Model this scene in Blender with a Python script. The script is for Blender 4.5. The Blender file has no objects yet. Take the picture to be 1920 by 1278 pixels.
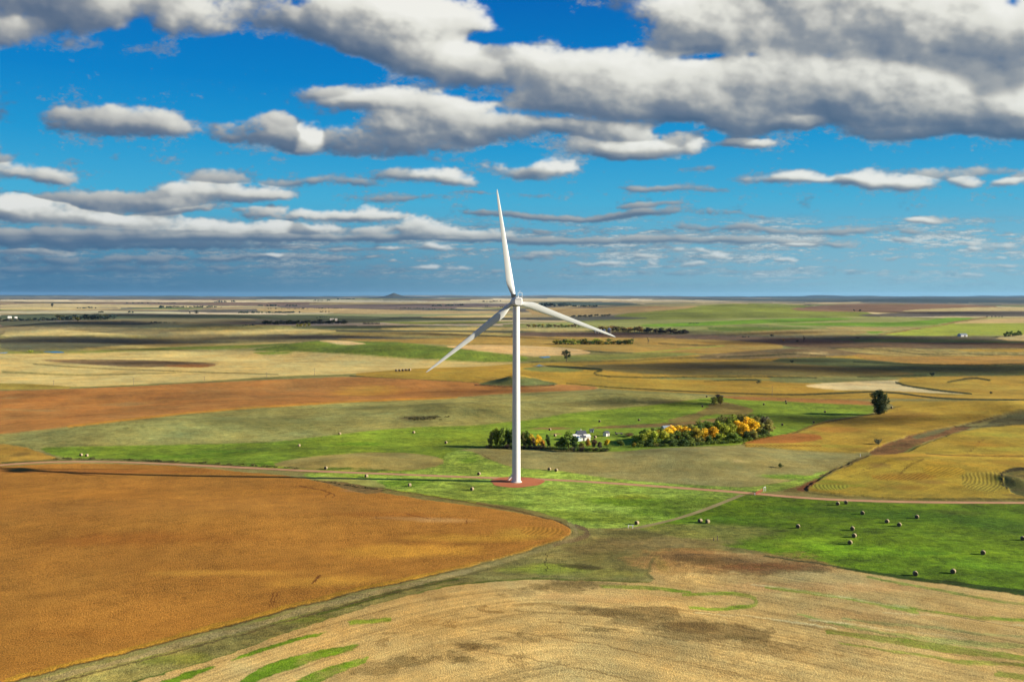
import bpy, math, random
import numpy as np
from mathutils import Vector, Matrix

random.seed(7)
RNG = np.random.default_rng(11)
SC = bpy.context.scene
COL = SC.collection

# ------------------------------------------------------------------ camera
EYE = 83.5            # metres above the foot of the turbine
FPX = 1750.0          # focal length in photo pixels (photo 1920 x 1278)
PITCH = math.atan(87.0 / FPX)
SUN_EL = math.radians(18.6)
SUN_DIR = np.array([math.cos(SUN_EL) * 0.9915, -math.cos(SUN_EL) * 0.130, math.sin(SUN_EL)])

cam_d = bpy.data.cameras.new("camera")
cam = bpy.data.objects.new("camera", cam_d)
COL.objects.link(cam)
cam.location = (0, 0, EYE)
cam.rotation_euler = (math.pi / 2 - PITCH, 0, 0)
cam_d.sensor_width = 36.0
cam_d.lens = 36.0 * FPX / 1920.0
cam_d.clip_start = 1.0
cam_d.clip_end = 200000.0
SC.camera = cam


def rays(u, v):
    u = np.asarray(u, float); v = np.asarray(v, float)
    a = u - 960.0
    b = -(v - 639.0)
    cp, sp = math.cos(PITCH), math.sin(PITCH)
    return a, FPX * cp + b * sp, -FPX * sp + b * cp


# ------------------------------------------------------------------ tileable noise
def spectral2(n, slope, seed):
    r = np.random.default_rng(seed)
    f = np.fft.fftfreq(n) * n
    k = np.sqrt(f[:, None] ** 2 + f[None, :] ** 2)
    k[0, 0] = 1
    s = np.fft.fft2(r.standard_normal((n, n))) * k ** (-slope)
    s[0, 0] = 0
    a = np.real(np.fft.ifft2(s))
    return (a / a.std()).astype(np.float32)


N2 = [spectral2(512, 1.7, 3), spectral2(512, 1.3, 4), spectral2(512, 2.0, 5)]


def tex2(x, y, period, which=0):
    """smooth tileable noise, about unit deviation; period in metres"""
    t = N2[which]; n = t.shape[0]
    fx = np.asarray(x) / period * n; fy = np.asarray(y) / period * n
    ix = np.floor(fx); iy = np.floor(fy)
    ax = (fx - ix).astype(np.float32); ay = (fy - iy).astype(np.float32)
    ix = ix.astype(np.int64) % n; iy = iy.astype(np.int64) % n
    jx = (ix + 1) % n; jy = (iy + 1) % n
    return (t[iy, ix] * (1 - ax) + t[iy, jx] * ax) * (1 - ay) + (t[jy, ix] * (1 - ax) + t[jy, jx] * ax) * ay


def sstep(a, b, x):
    t = np.clip((x - a) / (b - a), 0, 1)
    return t * t * (3 - 2 * t)


# ------------------------------------------------------------------ terrain height
def flat(u, v):
    a, b, c = rays(u, v)
    t = EYE / -c
    return float(a * t), float(b * t)


HILLS = []   # x, y, rx, ry, height, power


def hill(u, v, half_px, depth_m, height, rot=0.0):
    x, y = flat(u, v)
    HILLS.append((x, y, half_px * y / FPX, depth_m, height, rot))


hill(972, 720, 38, 26, 8.0)            # small dark knoll
hill(960, 700, 170, 60, 3.0)
hill(740, 660, 120, 120, 13.0)         # green rise in the middle distance
hill(590, 652, 80, 110, 11.0)
hill(860, 668, 90, 60, 5.0)
hill(665, 866, 80, 13, 2.6)            # bare mound left of the tower
hill(1300, 862, 150, 30, 4.2)          # pasture swell right of the tower
hill(1100, 852, 130, 16, 1.2)
hill(1130, 752, 140, 48, 6.0)          # pasture ridge behind the tower
hill(900, 770, 140, 35, 3.0)
hill(350, 800, 220, 40, 3.0)
hill(1720, 870, 120, 26, 3.5)          # golden field swell
hill(1900, 902, 26, 12, 2.8)
hill(1800, 762, 130, 50, 5.0)
hill(1910, 775, 60, 30, 4.0)
hill(400, 975, 420, 26, 2.5)           # brown crop swell
hill(900, 1130, 260, 22, 1.8)
hill(1290, 1048, 70, 7, 0.9)
hill(150, 612, 130, 260, 14.0)
hill(330, 617, 40, 60, 8.0)
hill(430, 622, 150, 150, 9.0)
hill(800, 630, 160, 200, 8.0)
hill(1350, 586, 150, 900, 30.0)        # long green hill far right
hill(1240, 590, 110, 500, 14.0)
hill(1640, 577, 170, 900, 22.0)
hill(1700, 604, 140, 300, 10.0)
hill(1490, 663, 90, 60, 6.0)
hill(1650, 745, 80, 20, 2.0)
hill(1100, 580, 100, 800, 10.0)

_w = np.random.default_rng(21)
WAVES = []
for lam, amp, num in ((190, .42, 7), (420, .95, 7), (1100, 2.8, 7), (2900, 6.5, 7), (9000, 10.0, 6)):
    for _ in range(num):
        th = _w.uniform(0, 2 * math.pi); l = lam * _w.uniform(.75, 1.35)
        WAVES.append((2 * math.pi / l * math.cos(th), 2 * math.pi / l * math.sin(th), _w.uniform(0, 6.28), amp / math.sqrt(num) * 1.4, lam))


def height(x, y):
    x = np.asarray(x, float); y = np.asarray(y, float)
    r = np.hypot(x, y)
    near = sstep(0, 260, np.hypot(x - 2, y - 413))       # the pad stands level
    z = np.zeros(np.broadcast(x, y).shape)
    for kx, ky, ph, a, lam in WAVES:
        if lam <= 420:
            g = near
        elif lam == 1100:
            g = sstep(350, 1500, r)
        elif lam == 2900:
            g = sstep(900, 4500, r)
        else:
            g = sstep(3500, 15000, r)
        z += g * a * np.sin(kx * x + ky * y + ph)
    for hx, hy, rx, ry, h, rot in HILLS:
        q = ((x - hx) / rx) ** 2 + ((y - hy) / ry) ** 2
        z += h * np.exp(-0.9 * np.minimum(q, 60))
    # low hill country along the skyline
    far = sstep(24000, 36000, r)
    az = np.arctan2(x, y)
    ridge = 26 + 17 * np.sin(az * 13 + 1.0) + 13 * np.sin(az * 31 + r / 2100.0) + 8 * np.sin(az * 67 + r / 1500.0) + 5 * np.sin(az * 131 + r / 900.)
    z += far * np.maximum(ridge, 0)
    z -= sstep(39500, 44000, r) * 90
    return z


Z0 = float(height(np.array([2.0]), np.array([413.0]))[0])
_height = height


def height(x, y):
    return _height(x, y) - Z0 * np.exp(-((np.asarray(x) - 2) ** 2 + (np.asarray(y) - 413) ** 2) / 3e5)


_T = np.geomspace(120.0, 44000.0, 2600)


def at(u, v):
    """photo point -> the ground it shows"""
    u = np.atleast_1d(np.asarray(u, float)); v = np.atleast_1d(np.asarray(v, float))
    a, b, c = rays(u, v)
    n = np.hypot(a, b)
    a, b, c = a / n, b / n, c / n
    ox = np.empty(len(u)); oy = np.empty(len(u))
    for i in range(0, len(u), 128):
        s = slice(i, i + 128)
        X = a[s, None] * _T; Y = b[s, None] * _T
        Z = EYE + c[s, None] * _T
        D = Z - height(X, Y)
        hit = D < 0
        k = np.where(hit.any(1), hit.argmax(1), len(_T) - 1)
        k = np.maximum(k, 1)
        j = np.arange(len(k))
        d0 = D[j, k - 1]; d1 = D[j, k]
        f = np.clip(d0 / np.where(np.abs(d0 - d1) < 1e-9, 1, d0 - d1), 0, 1)
        t = _T[k - 1] + (_T[k] - _T[k - 1]) * f
        ox[s] = a[s] * t; oy[s] = b[s] * t
    return ox, oy


def spot(u, v):
    x, y = at([u], [v])
    return float(x[0]), float(y[0]), float(height(x, y)[0])


# ------------------------------------------------------------------ object helpers
def link(o):
    COL.objects.link(o)
    return o


def tag(o, label=None, cat=None, group=None, kind=None):
    if label: o["label"] = label
    if cat: o["category"] = cat
    if group: o["group"] = group
    if kind: o["kind"] = kind
    return o


def empty(name, loc, rz=0.0):
    o = bpy.data.objects.new(name, None)
    o.empty_display_size = 1.0
    o.location = loc; o.rotation_euler = (0, 0, rz)
    return link(o)


class MB:
    """collects faces for one mesh"""
    def __init__(self):
        self.v = []; self.f = []; self.m = []; self.s = []

    def add(self, vs, fs, mat=0, smooth=False):
        b = len(self.v)
        self.v.extend([tuple(p) for p in vs])
        for f in fs:
            self.f.append([b + i for i in f]); self.m.append(mat); self.s.append(smooth)

    def box(self, c, s, rz=0.0, mat=0, taper=1.0):
        cx, cy, cz = c; hx, hy, hz = s[0] / 2, s[1] / 2, s[2] / 2
        co, si = math.cos(rz), math.sin(rz)
        vs = []
        for dz in (-1, 1):
            k = taper if dz > 0 else 1.0
            for dx, dy in ((-1, -1), (1, -1), (1, 1), (-1, 1)):
                x, y = dx * hx * k, dy * hy * k
                vs.append((cx + x * co - y * si, cy + x * si + y * co, cz + dz * hz))
        self.add(vs, [(3, 2, 1, 0), (4, 5, 6, 7), (0, 1, 5, 4), (1, 2, 6, 5), (2, 3, 7, 6), (3, 0, 4, 7)], mat)

    def tube(self, pts, rad, n=10, mat=0, caps=True, smooth=True):
        pts = [Vector(p) for p in pts]
        if not isinstance(rad, (list, tuple)): rad = [rad] * len(pts)
        vs = []; fs = []
        for i, p in enumerate(pts):
            d = (pts[min(i + 1, len(pts) - 1)] - pts[max(i - 1, 0)]).normalized()
            up = Vector((0, 0, 1)) if abs(d.z) < .95 else Vector((1, 0, 0))
            a = d.cross(up).normalized(); b = a.cross(d).normalized()
            for k in range(n):
                th = 2 * math.pi * k / n
                vs.append(p + a * (math.cos(th) * rad[i]) + b * (math.sin(th) * rad[i]))
        for i in range(len(pts) - 1):
            for k in range(n):
                q = (k + 1) % n
                fs.append((i * n + k, i * n + q, (i + 1) * n + q, (i + 1) * n + k))
        self.add(vs, fs, mat, smooth)
        if caps:
            self.add(vs[:n], [tuple(range(n))], mat)
            self.add(vs[-n:], [tuple(range(n))[::-1]], mat)

    def build(self, name, mats, parent=None, loc=None):
        me = bpy.data.meshes.new(name)
        me.from_pydata([tuple(p) for p in self.v], [], self.f)
        if not isinstance(mats, (list, tuple)): mats = [mats]
        for m in mats: me.materials.append(m)
        me.polygons.foreach_set("material_index", self.m)
        me.polygons.foreach_set("use_smooth", self.s)
        me.update()
        o = bpy.data.objects.new(name, me)
        link(o)
        if parent is not None: o.parent = parent
        if loc is not None: o.location = loc
        return o


def lin(c):
    c = np.asarray(c, float) / 255.0
    return np.where(c <= 0.04045, c / 12.92, ((c + 0.055) / 1.055) ** 2.4)


# ------------------------------------------------------------------ materials
def newmat(name):
    m = bpy.data.materials.new(name)
    m.use_nodes = True
    nt = m.node_tree
    nt.nodes.clear()
    out = nt.nodes.new("ShaderNodeOutputMaterial")
    return m, nt, out


def principled(nt, out, rough=0.8, metal=0.0, spec=0.3):
    p = nt.nodes.new("ShaderNodeBsdfPrincipled")
    p.inputs["Roughness"].default_value = rough
    p.inputs["Metallic"].default_value = metal
    p.inputs["Specular IOR Level"].default_value = spec
    nt.links.new(p.outputs[0], out.inputs["Surface"])
    return p


def N(nt, typ, **kw):
    n = nt.nodes.new(typ)
    for k, v in kw.items():
        if k.startswith("i_"):
            key = k[2:]
            key = int(key) if key.isdigit() else key.replace("_", " ")
            n.inputs[key].default_value = v
        else:
            setattr(n, k, v)
    return n


def simple(name, rgb, rough=0.8, metal=0.0, spec=0.3, var=0.15, scale=3.0, dark=None, bump=0.0):
    """base colour broken up by two noises"""
    m, nt, out = newmat(name)
    p = principled(nt, out, rough, metal, spec)
    tc = N(nt, "ShaderNodeTexCoord")
    n1 = N(nt, "ShaderNodeTexNoise", i_Scale=scale, i_Detail=5.0, i_Roughness=0.65)
    nt.links.new(tc.outputs["Object"], n1.inputs["Vector"])
    r = N(nt, "ShaderNodeMapRange")
    r.inputs["From Min"].default_value = .25; r.inputs["From Max"].default_value = .75
    r.inputs["To Min"].default_value = 1 - var; r.inputs["To Max"].default_value = 1 + var
    nt.links.new(n1.outputs["Fac"], r.inputs["Value"])
    mx = N(nt, "ShaderNodeVectorMath", operation="SCALE")
    mx.inputs[0].default_value = rgb[:3]
    nt.links.new(r.outputs["Result"], mx.inputs["Scale"])
    nt.links.new(mx.outputs[0], p.inputs["Base Color"])
    if bump:
        b = N(nt, "ShaderNodeBump", i_Strength=bump, i_Distance=0.05)
        nt.links.new(n1.outputs["Fac"], b.inputs["Height"])
        nt.links.new(b.outputs[0], p.inputs["Normal"])
    return m
# ------------------------------------------------------------------ ground mesh grid (one sheet out to the skyline)
QUALITY = 1.0
azf = np.radians(np.linspace(-36, 36, int(1300 * QUALITY)))
azc = np.radians(np.linspace(36, 324, 60))[1:-1]
AZ = np.concatenate([azf, azc])
tn = [5.0, 2.4, 1.4, 0.95, 0.72, 0.58]
t = 0.50
while t > 0.03:
    tn.append(t); t -= 0.00082 / QUALITY
while t > 83.5 / 43500:
    tn.append(t); t -= 0.00026 / QUALITY
tn.append(83.5 / 46000)
R = EYE / np.array(tn)
NA, NR = len(AZ), len(R)
GX = (R[:, None] * np.sin(AZ)[None, :]).ravel()
GY = (R[:, None] * np.cos(AZ)[None, :]).ravel()
GZ = height(GX, GY)
NV = NA * NR
GR = np.hypot(GX, GY)

colr = np.zeros((NV, 3), np.float32)
fx = np.zeros((NV, 4), np.float32)       # grain, streak, tuft, row stripe
flow = np.zeros((NV, 2), np.float32)
fid = np.zeros(NV, np.int16)
lift = np.zeros(NV, np.float32)
# edge wobble: vertices look fields up a little off their own place
WX = GX + (tex2(GX, GY, 260, 1) * .8 + tex2(GX, GY, 1500, 0) * 4 * sstep(700, 2500, GR)).astype(float)
WY = GY + (tex2(GX + 900, GY + 40, 260, 1) * .8 + tex2(GX + 3000, GY, 1500, 0) * 4 * sstep(700, 2500, GR)).astype(float)


CELL = np.repeat(np.abs(np.gradient(R)), NA)        # depth of a ground cell
UXR = GX / np.maximum(GR, 1); UYR = GY / np.maximum(GR, 1)
LASTCOV = None


def inside(px, py, pad=0):
    """ground vertices touched by the world polygon; how much of each one's cell lies in it goes to LASTCOV"""
    global LASTCOV
    px = np.asarray(px); py = np.asarray(py)
    bb = np.nonzero((WX > px.min() - CELL) & (WX < px.max() + CELL) & (WY > py.min() - CELL) & (WY < py.max() + CELL))[0]
    if len(bb) == 0:
        LASTCOV = np.zeros(0); return bb
    acc = np.zeros(len(bb), np.float32)
    n = len(px)
    for off in (-.45, -.15, .15, .45):
        X = WX[bb] + UXR[bb] * CELL[bb] * off; Y = WY[bb] + UYR[bb] * CELL[bb] * off
        ins = np.zeros(len(bb), bool)
        for i in range(n):
            x0, y0, x1, y1 = px[i], py[i], px[(i + 1) % n], py[(i + 1) % n]
            if y0 == y1: continue
            c = np.nonzero((y0 > Y) != (y1 > Y))[0]
            if len(c): ins[c] ^= X[c] < (x1 - x0) * (Y[c] - y0) / (y1 - y0) + x0
        acc += ins * .25
    k = acc > 0
    LASTCOV = acc[k]
    return bb[k]


def densify(pts, closed=True, step=14.0):
    out = []
    n = len(pts)
    for i in range(n if closed else n - 1):
        a = np.array(pts[i], float); b = np.array(pts[(i + 1) % n], float)
        k = max(1, int(np.hypot(*(b - a)) / step))
        for j in range(k): out.append(a + (b - a) * j / k)
    if not closed: out.append(np.array(pts[-1], float))
    return np.array(out)


def smooth_poly(pts, closed=True, it=2):
    """corner cutting so field edges curve"""
    p = [np.array(q, float) for q in pts]
    for _ in range(it):
        q = []
        n = len(p)
        rng = range(n) if closed else range(n - 1)
        if not closed: q.append(p[0])
        for i in rng:
            a, b = p[i], p[(i + 1) % n]
            q.append(a * .8 + b * .2); q.append(a * .2 + b * .8)
        if not closed: q.append(p[-1])
        p = q
    return np.array(p)


def world_poly(pts, closed=True, sm=1):
    p = smooth_poly(pts, closed, sm) if sm else np.array(pts, float)
    p = densify(p, closed)
    return at(p[:, 0], p[:, 1])


def setfield(ix, c, grain=.2, streak=.1, tuft=0., rows=0., var=.12, vper=260., f=None, h=None, alpha=None):
    r_, g_, b_ = c
    if g_ > r_ * 1.06: r_, b_ = r_ + .26 * (g_ - r_), b_ * .78      # autumn greens lean to yellow
    c = lin((r_, g_ , b_ * .93)) * KALB
    v = 1 + var * (tex2(GX[ix], GY[ix], vper, 0) * .6 + tex2(GX[ix] + 77, GY[ix], vper * .24, 1) * .4)
    new = c[None, :] * v[:, None]
    if alpha is None:
        alpha = LASTCOV
    if True:
        a = np.asarray(alpha, np.float32)[:, None]
        colr[ix] = colr[ix] * (1 - a) + new * a
        fx[ix] = fx[ix] * (1 - a) + np.array((grain, streak, tuft, rows), np.float32) * a
    if f is not None: fid[ix[a[:, 0] > .5]] = f
    if h is not None: lift[ix] = lift[ix] * (1 - a[:, 0]) + h * a[:, 0]


KALB = 0.70


def ragged(ix, rag, per=9.0):
    """break a patch up so that it frays into its neighbour"""
    global LASTCOV
    n = tex2(GX[ix], GY[ix], per * 14, 1) * .7 + tex2(GX[ix] + 50, GY[ix] * 1.4, per * 50, 0) * .6
    LASTCOV = LASTCOV * (1 - rag * sstep(-.5, .9, n))


def field(pts, c, sm=1, rag=0.0, **kw):
    ix = inside(*world_poly(pts, True, sm))
    if rag and len(ix): ragged(ix, rag)
    if len(ix): setfield(ix, c, **kw)
    return ix


def line(pts, w, c, rag=0.0, **kw):
    """a strip w photo-pixels deep along a traced line"""
    p = densify(smooth_poly(pts, False, 2), False, 6)
    ww = np.full(len(p), float(w)) if not isinstance(w, (list, tuple)) else np.interp(np.linspace(0, 1, len(p)), np.linspace(0, 1, len(w)), w)
    d = np.gradient(p, axis=0); d /= np.maximum(np.hypot(d[:, 0], d[:, 1]), 1e-6)[:, None]
    nrm = np.stack([-d[:, 1], d[:, 0]], 1)
    q = np.concatenate([p - nrm * ww[:, None] / 2, (p + nrm * ww[:, None] / 2)[::-1]])
    ix = inside(*at(q[:, 0], q[:, 1]))
    if rag and len(ix): ragged(ix, rag)
    if len(ix): setfield(ix, c, **kw)
    return ix


def blob(u, v, ru, rv, c, strength=.8, rag=.5, rot=0.0, per=30., **kw):
    """soft ragged patch; ru, rv are its half size in photo pixels"""
    x, y = at([u, u + ru, u], [v, v, v + rv])
    rx = abs(x[1] - x[0]); ry = abs(y[2] - y[0])
    bb = np.nonzero((np.abs(GX - x[0]) < 1.6 * (rx + ry * abs(rot))) & (np.abs(GY - y[0]) < 1.6 * (ry + rx * abs(rot))))[0]
    if len(bb) == 0: return bb
    X = GX[bb] - x[0]; Y = GY[bb] - y[0]
    Y = Y - rot * X
    q = np.sqrt((X / rx) ** 2 + (Y / ry) ** 2)
    n = tex2(GX[bb], GY[bb], per * 8, 1) * rag
    a = strength * sstep(1.15, .35, q + n * .45)
    k = a > .01
    setfield(bb[k], c, alpha=a[k], **kw)
    return bb[k]


def guide(ix, pts, freq=1.0, sm=2):
    """row direction: s along, t across a traced guide curve"""
    if len(ix) == 0: return
    p = densify(smooth_poly(pts, False, sm), False, 30)
    px, py = at(p[:, 0], p[:, 1])
    X = GX[ix]; Y = GY[ix]
    best = np.full(len(ix), 1e18); s = np.zeros(len(ix)); tt = np.zeros(len(ix)); acc = 0.0
    n = len(px) - 1
    for i in range(n):
        ax, ay = px[i], py[i]; dx, dy = px[i + 1] - ax, py[i + 1] - ay
        L = math.hypot(dx, dy)
        if L < 1e-6: continue
        h = ((X - ax) * dx + (Y - ay) * dy) / (L * L)
        lo = -1e9 if i == 0 else 0.0; hi = 1e9 if i == n - 1 else 1.0
        h = np.clip(h, lo, hi)
        ex = X - ax - h * dx; ey = Y - ay - h * dy
        d = ex * ex + ey * ey
        k = d < best
        best[k] = d[k]; s[k] = acc + h[k] * L
        tt[k] = (np.sqrt(d[k]) * np.sign(dx * ey[k] - dy * ex[k]))
        acc += L
    flow[ix, 0] = s; flow[ix, 1] = tt * freq


# ---- 0: default country: rough pasture near, a patchwork of parcels far off
allv = np.arange(NV)
flow[:, 0] = GX; flow[:, 1] = GY
LASTCOV = np.ones(NV, np.float32)
setfield(allv, (146, 138, 84), grain=.25, streak=.12, tuft=.15, var=.14)


def hash2(i, j, s):
    h = (i.astype(np.int64) * 73856093) ^ (j.astype(np.int64) * 19349663) ^ (s * 83492791)
    h = (h ^ (h >> 13)) * 1274126177
    h = h ^ (h >> 16)
    return (h & 0xFFFF) / 65535.0


PAL = [((222, 204, 164), 10), ((205, 184, 132), 15), ((186, 166, 118), 14), ((168, 150, 100), 10), ((150, 142, 96), 10), ((132, 136, 82), 9),
       ((120, 112, 96), 9), ((104, 100, 88), 7), ((138, 112, 90), 7), ((92, 100, 78), 5), ((120, 140, 68), 4)]
pw = np.cumsum([w for _, w in PAL]) / sum(w for _, w in PAL)
pc = np.array([lin(c) for c, _ in PAL])


def parcels(mask, wx, wy, seed, rot):
    ix = np.nonzero(mask)[0]
    X = GX[ix] * math.cos(rot) - GY[ix] * math.sin(rot) + tex2(GX[ix], GY[ix], wx * 9, 0) * wx * .10
    Y = GX[ix] * math.sin(rot) + GY[ix] * math.cos(rot) + tex2(GX[ix], GY[ix] + 999, wx * 9, 0) * wy * .16
    j = np.floor(Y / wy)
    off = hash2(j, j * 0, seed) * wx
    i = np.floor((X + off) / (wx * (.5 + 1.1 * hash2(j, j * 0 + 5, seed + 1))))
    h = hash2(i, j, seed + 2)
    k = np.searchsorted(pw, h).clip(0, len(PAL) - 1)
    v = 1 + .10 * tex2(GX[ix], GY[ix], wx * 1.5, 1) + .10 * (hash2(i, j, seed + 9) - .5)
    colr[ix] = pc[k] * KALB * v[:, None]
    fx[ix] = (.12, .12, .05, 0)


parcels((GR > 2250) & (GR < 6500), 780, 300, 5, .05)
parcels((GR >= 6500) & (GR < 14000), 1900, 760, 8, -.04)
parcels((GR >= 14000) & (GR < 24000), 3600, 1900, 12, .03)
parcels(GR >= 24000, 7000, 3400, 14, -.02)
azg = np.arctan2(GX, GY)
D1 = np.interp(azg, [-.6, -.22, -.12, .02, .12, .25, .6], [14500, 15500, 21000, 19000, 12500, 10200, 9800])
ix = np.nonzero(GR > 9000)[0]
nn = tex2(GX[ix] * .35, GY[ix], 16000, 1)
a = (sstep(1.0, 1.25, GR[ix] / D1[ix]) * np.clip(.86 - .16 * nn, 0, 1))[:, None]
colr[ix] = colr[ix] * (1 - a) + lin((58, 72, 70))[None] * KALB * a  # far land's colour darkened for woods and cloud shade

# ---- far right: green hill, meadows, ploughed rise
field([(1120, 600), (1165, 588), (1240, 580), (1330, 571), (1420, 568), (1520, 572), (1600, 582), (1660, 592), (1620, 600), (1400, 603), (1200, 606), (1100, 606)], (126, 136, 72), tuft=.2, var=.18, vper=900)
field([(1478, 578), (1560, 571), (1640, 569), (1780, 570), (1890, 574), (1790, 582), (1640, 585), (1500, 583)], (138, 106, 82), var=.08, vper=1200)
field([(1690, 582), (1780, 577), (1920, 575), (2300, 577), (2300, 581), (1850, 583), (1700, 584)], (196, 176, 126))
field([(1600, 590), (1720, 585), (1920, 583), (2300, 584), (2300, 592), (1800, 593), (1640, 594)], (100, 92, 84))  # dark strip of cloud shade, laid into the field colour
field([(940, 607), (1120, 602), (1300, 598), (1480, 595), (1640, 593), (1800, 596), (2300, 592), (2300, 625), (1700, 630), (1500, 627), (1330, 622), (1120, 616), (940, 615)], (150, 152, 88), var=.14, vper=900, streak=.3)
for p in ([(1190, 609), (1300, 604), (1440, 598), (1570, 595), (1610, 598), (1520, 603), (1400, 607), (1290, 612), (1210, 612)],
          [(1440, 607), (1560, 605), (1690, 604), (1620, 611), (1500, 610)],
          [(1560, 609), (1660, 613), (1760, 607), (1810, 600), (1830, 596), (1780, 595), (1720, 602), (1640, 606)],
          [(1640, 610), (1700, 612), (1770, 607), (1720, 605)],
          [(1610, 622), (1640, 619), (1660, 622), (1640, 625)]):
    field(p, (100, 152, 44), tuft=.2, var=.2, vper=500, streak=.3)
field([(1325, 612), (1500, 613), (1540, 616), (1440, 621), (1330, 620)], (96, 122, 56), streak=.4)
field([(1545, 612), (1640, 614), (1740, 614), (1640, 622), (1560, 618)], (176, 156, 96), streak=.4)
field([(1370, 624), (1470, 618), (1560, 616), (1640, 623), (1600, 628), (1440, 628)], (170, 148, 92), streak=.4)
field([(1650, 627), (1740, 613), (1820, 602), (2300, 598), (2300, 630), (1870, 628), (1790, 629), (1700, 630)], (158, 170, 78), var=.1, vper=600, streak=.25)
field([(1780, 607), (1830, 599), (1920, 595), (2300, 595), (2300, 603), (1830, 606)], (204, 174, 118))
line([(1650, 627), (1700, 619), (1760, 610), (1800, 602), (1850, 595)], 2.0, (150, 116, 66))
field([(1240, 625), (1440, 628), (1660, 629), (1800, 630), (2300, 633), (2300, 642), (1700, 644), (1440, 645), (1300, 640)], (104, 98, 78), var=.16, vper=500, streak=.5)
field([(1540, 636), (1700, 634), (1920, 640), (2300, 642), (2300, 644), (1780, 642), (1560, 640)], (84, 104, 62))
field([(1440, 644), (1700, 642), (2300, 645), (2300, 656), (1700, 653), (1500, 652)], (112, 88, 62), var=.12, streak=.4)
field([(1860, 632), (1920, 626), (2300, 626), (2300, 640), (1900, 640)], (196, 172, 118))

# ---- middle left far strips
for p, c in (([(0, 561.5), (235, 561.5), (470, 563), (630, 565), (470, 567), (235, 566), (0, 565)], (226, 206, 170)),
             ([(0, 570), (100, 569), (240, 571), (560, 575), (400, 577), (150, 576), (0, 576)], (206, 186, 140)),
             ([(0, 577), (90, 575), (260, 579), (100, 581), (0, 581)], (208, 186, 132)),
             ([(0, 584.5), (230, 584), (330, 585), (370, 588), (240, 588), (0, 587)], (196, 192, 160)),
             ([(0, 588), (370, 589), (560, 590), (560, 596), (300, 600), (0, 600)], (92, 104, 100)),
             ([(480, 560.5), (640, 561), (800, 564), (960, 566), (960, 569), (760, 567), (480, 565)], (196, 186, 160)),
             ([(500, 573), (640, 571), (960, 568), (960, 575), (760, 578), (560, 578)], (124, 108, 104)),
             ([(480, 577), (640, 578), (780, 582), (960, 584), (960, 588), (700, 587), (480, 584)], (196, 170, 124)),
             ([(540, 588), (760, 589), (960, 588), (960, 592), (700, 594), (540, 592)], (150, 154, 110)),
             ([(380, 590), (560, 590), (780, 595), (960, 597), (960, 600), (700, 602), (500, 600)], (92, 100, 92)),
             ([(780, 594), (860, 591), (960, 590), (960, 595), (820, 596)], (202, 180, 124)),
             ([(700, 603), (760, 604), (960, 602), (960, 606), (760, 608)], (140, 152, 84)),
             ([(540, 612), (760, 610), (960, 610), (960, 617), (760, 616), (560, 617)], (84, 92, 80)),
             ([(1010, 566), (1120, 566), (1200, 569), (1200, 572), (1010, 573)], (70, 88, 96)),
             ([(1080, 580), (1200, 574), (1290, 575), (1180, 582), (1080, 586)], (176, 132, 92)),
             ([(985, 577), (1200, 577), (1280, 574), (1320, 575), (1180, 588), (1000, 592)], (184, 154, 104)),
             ([(985, 595), (1120, 593), (1240, 596), (1100, 601), (985, 600)], (92, 90, 80)),
             ([(960, 614), (1040, 613), (1120, 616), (1080, 622), (960, 621)], (196, 178, 116)),
             ([(700, 616), (780, 613), (960, 613), (960, 618), (760, 620)], (198, 176, 112)),
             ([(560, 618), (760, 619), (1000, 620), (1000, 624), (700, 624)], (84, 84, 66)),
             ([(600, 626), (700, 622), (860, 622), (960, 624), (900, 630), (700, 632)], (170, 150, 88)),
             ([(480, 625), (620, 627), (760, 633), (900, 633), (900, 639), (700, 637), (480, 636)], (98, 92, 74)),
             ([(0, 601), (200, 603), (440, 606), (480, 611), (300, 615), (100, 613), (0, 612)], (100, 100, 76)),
             ([(200, 598), (300, 596), (480, 598), (480, 606), (240, 606)], (136, 126, 94)),
             ([(0, 621), (60, 618), (150, 616), (230, 622), (330, 630), (180, 628), (60, 629), (0, 631)], (206, 184, 122)),
             ([(0, 630), (120, 630), (330, 636), (480, 641), (300, 648), (120, 655), (0, 658)], (110, 106, 78)),
             ([(90, 616), (300, 615), (480, 628), (640, 640), (560, 643), (330, 636), (200, 624)], (140, 128, 88)),
             ([(290, 624), (440, 618), (580, 617), (640, 620), (580, 626), (380, 626)], (202, 180, 118)),
             ([(130, 655), (260, 645), (420, 643), (540, 641), (620, 640), (520, 650), (300, 655)], (186, 166, 100))):
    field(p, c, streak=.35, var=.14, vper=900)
field([(100, 661), (240, 655), (330, 650), (480, 646), (560, 642), (480, 652), (320, 658), (140, 664)], (118, 132, 62), streak=.3)
field([(0, 659), (60, 658), (130, 657), (110, 662), (0, 663)], (128, 132, 60))

# ---- ploughed strip and golden fields behind the tower
field([(960, 623), (1120, 622), (1280, 627), (1440, 632), (1640, 640), (1440, 648), (1330, 640), (1140, 633), (960, 634)], (112, 90, 72), var=.1, streak=.4)
field([(620, 634), (760, 636), (940, 630), (1100, 632), (1240, 634), (1420, 640), (1480, 648), (1440, 662), (1240, 663), (1080, 655), (900, 648), (700, 641)], (176, 144, 72), var=.1, vper=400, streak=.25)
line([(1240, 643), (1290, 646), (1345, 648)], 2, (66, 66, 40))
line([(960, 648), (1010, 650), (1060, 653), (1120, 660), (1185, 662)], [1.5, 2, 2.2], (60, 60, 34))  # corn edge's shaded face painted as a dark line
line([(1185, 663), (1250, 657), (1300, 652), (1360, 648)], 1.8, (150, 160, 84))
field([(460, 657), (540, 644), (600, 638), (660, 640), (740, 640), (800, 646), (880, 655), (980, 667), (1010, 676), (900, 680), (780, 675), (690, 668), (580, 660)], (112, 134, 58), tuft=.35, var=.22, vper=240, grain=.3)
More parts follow.
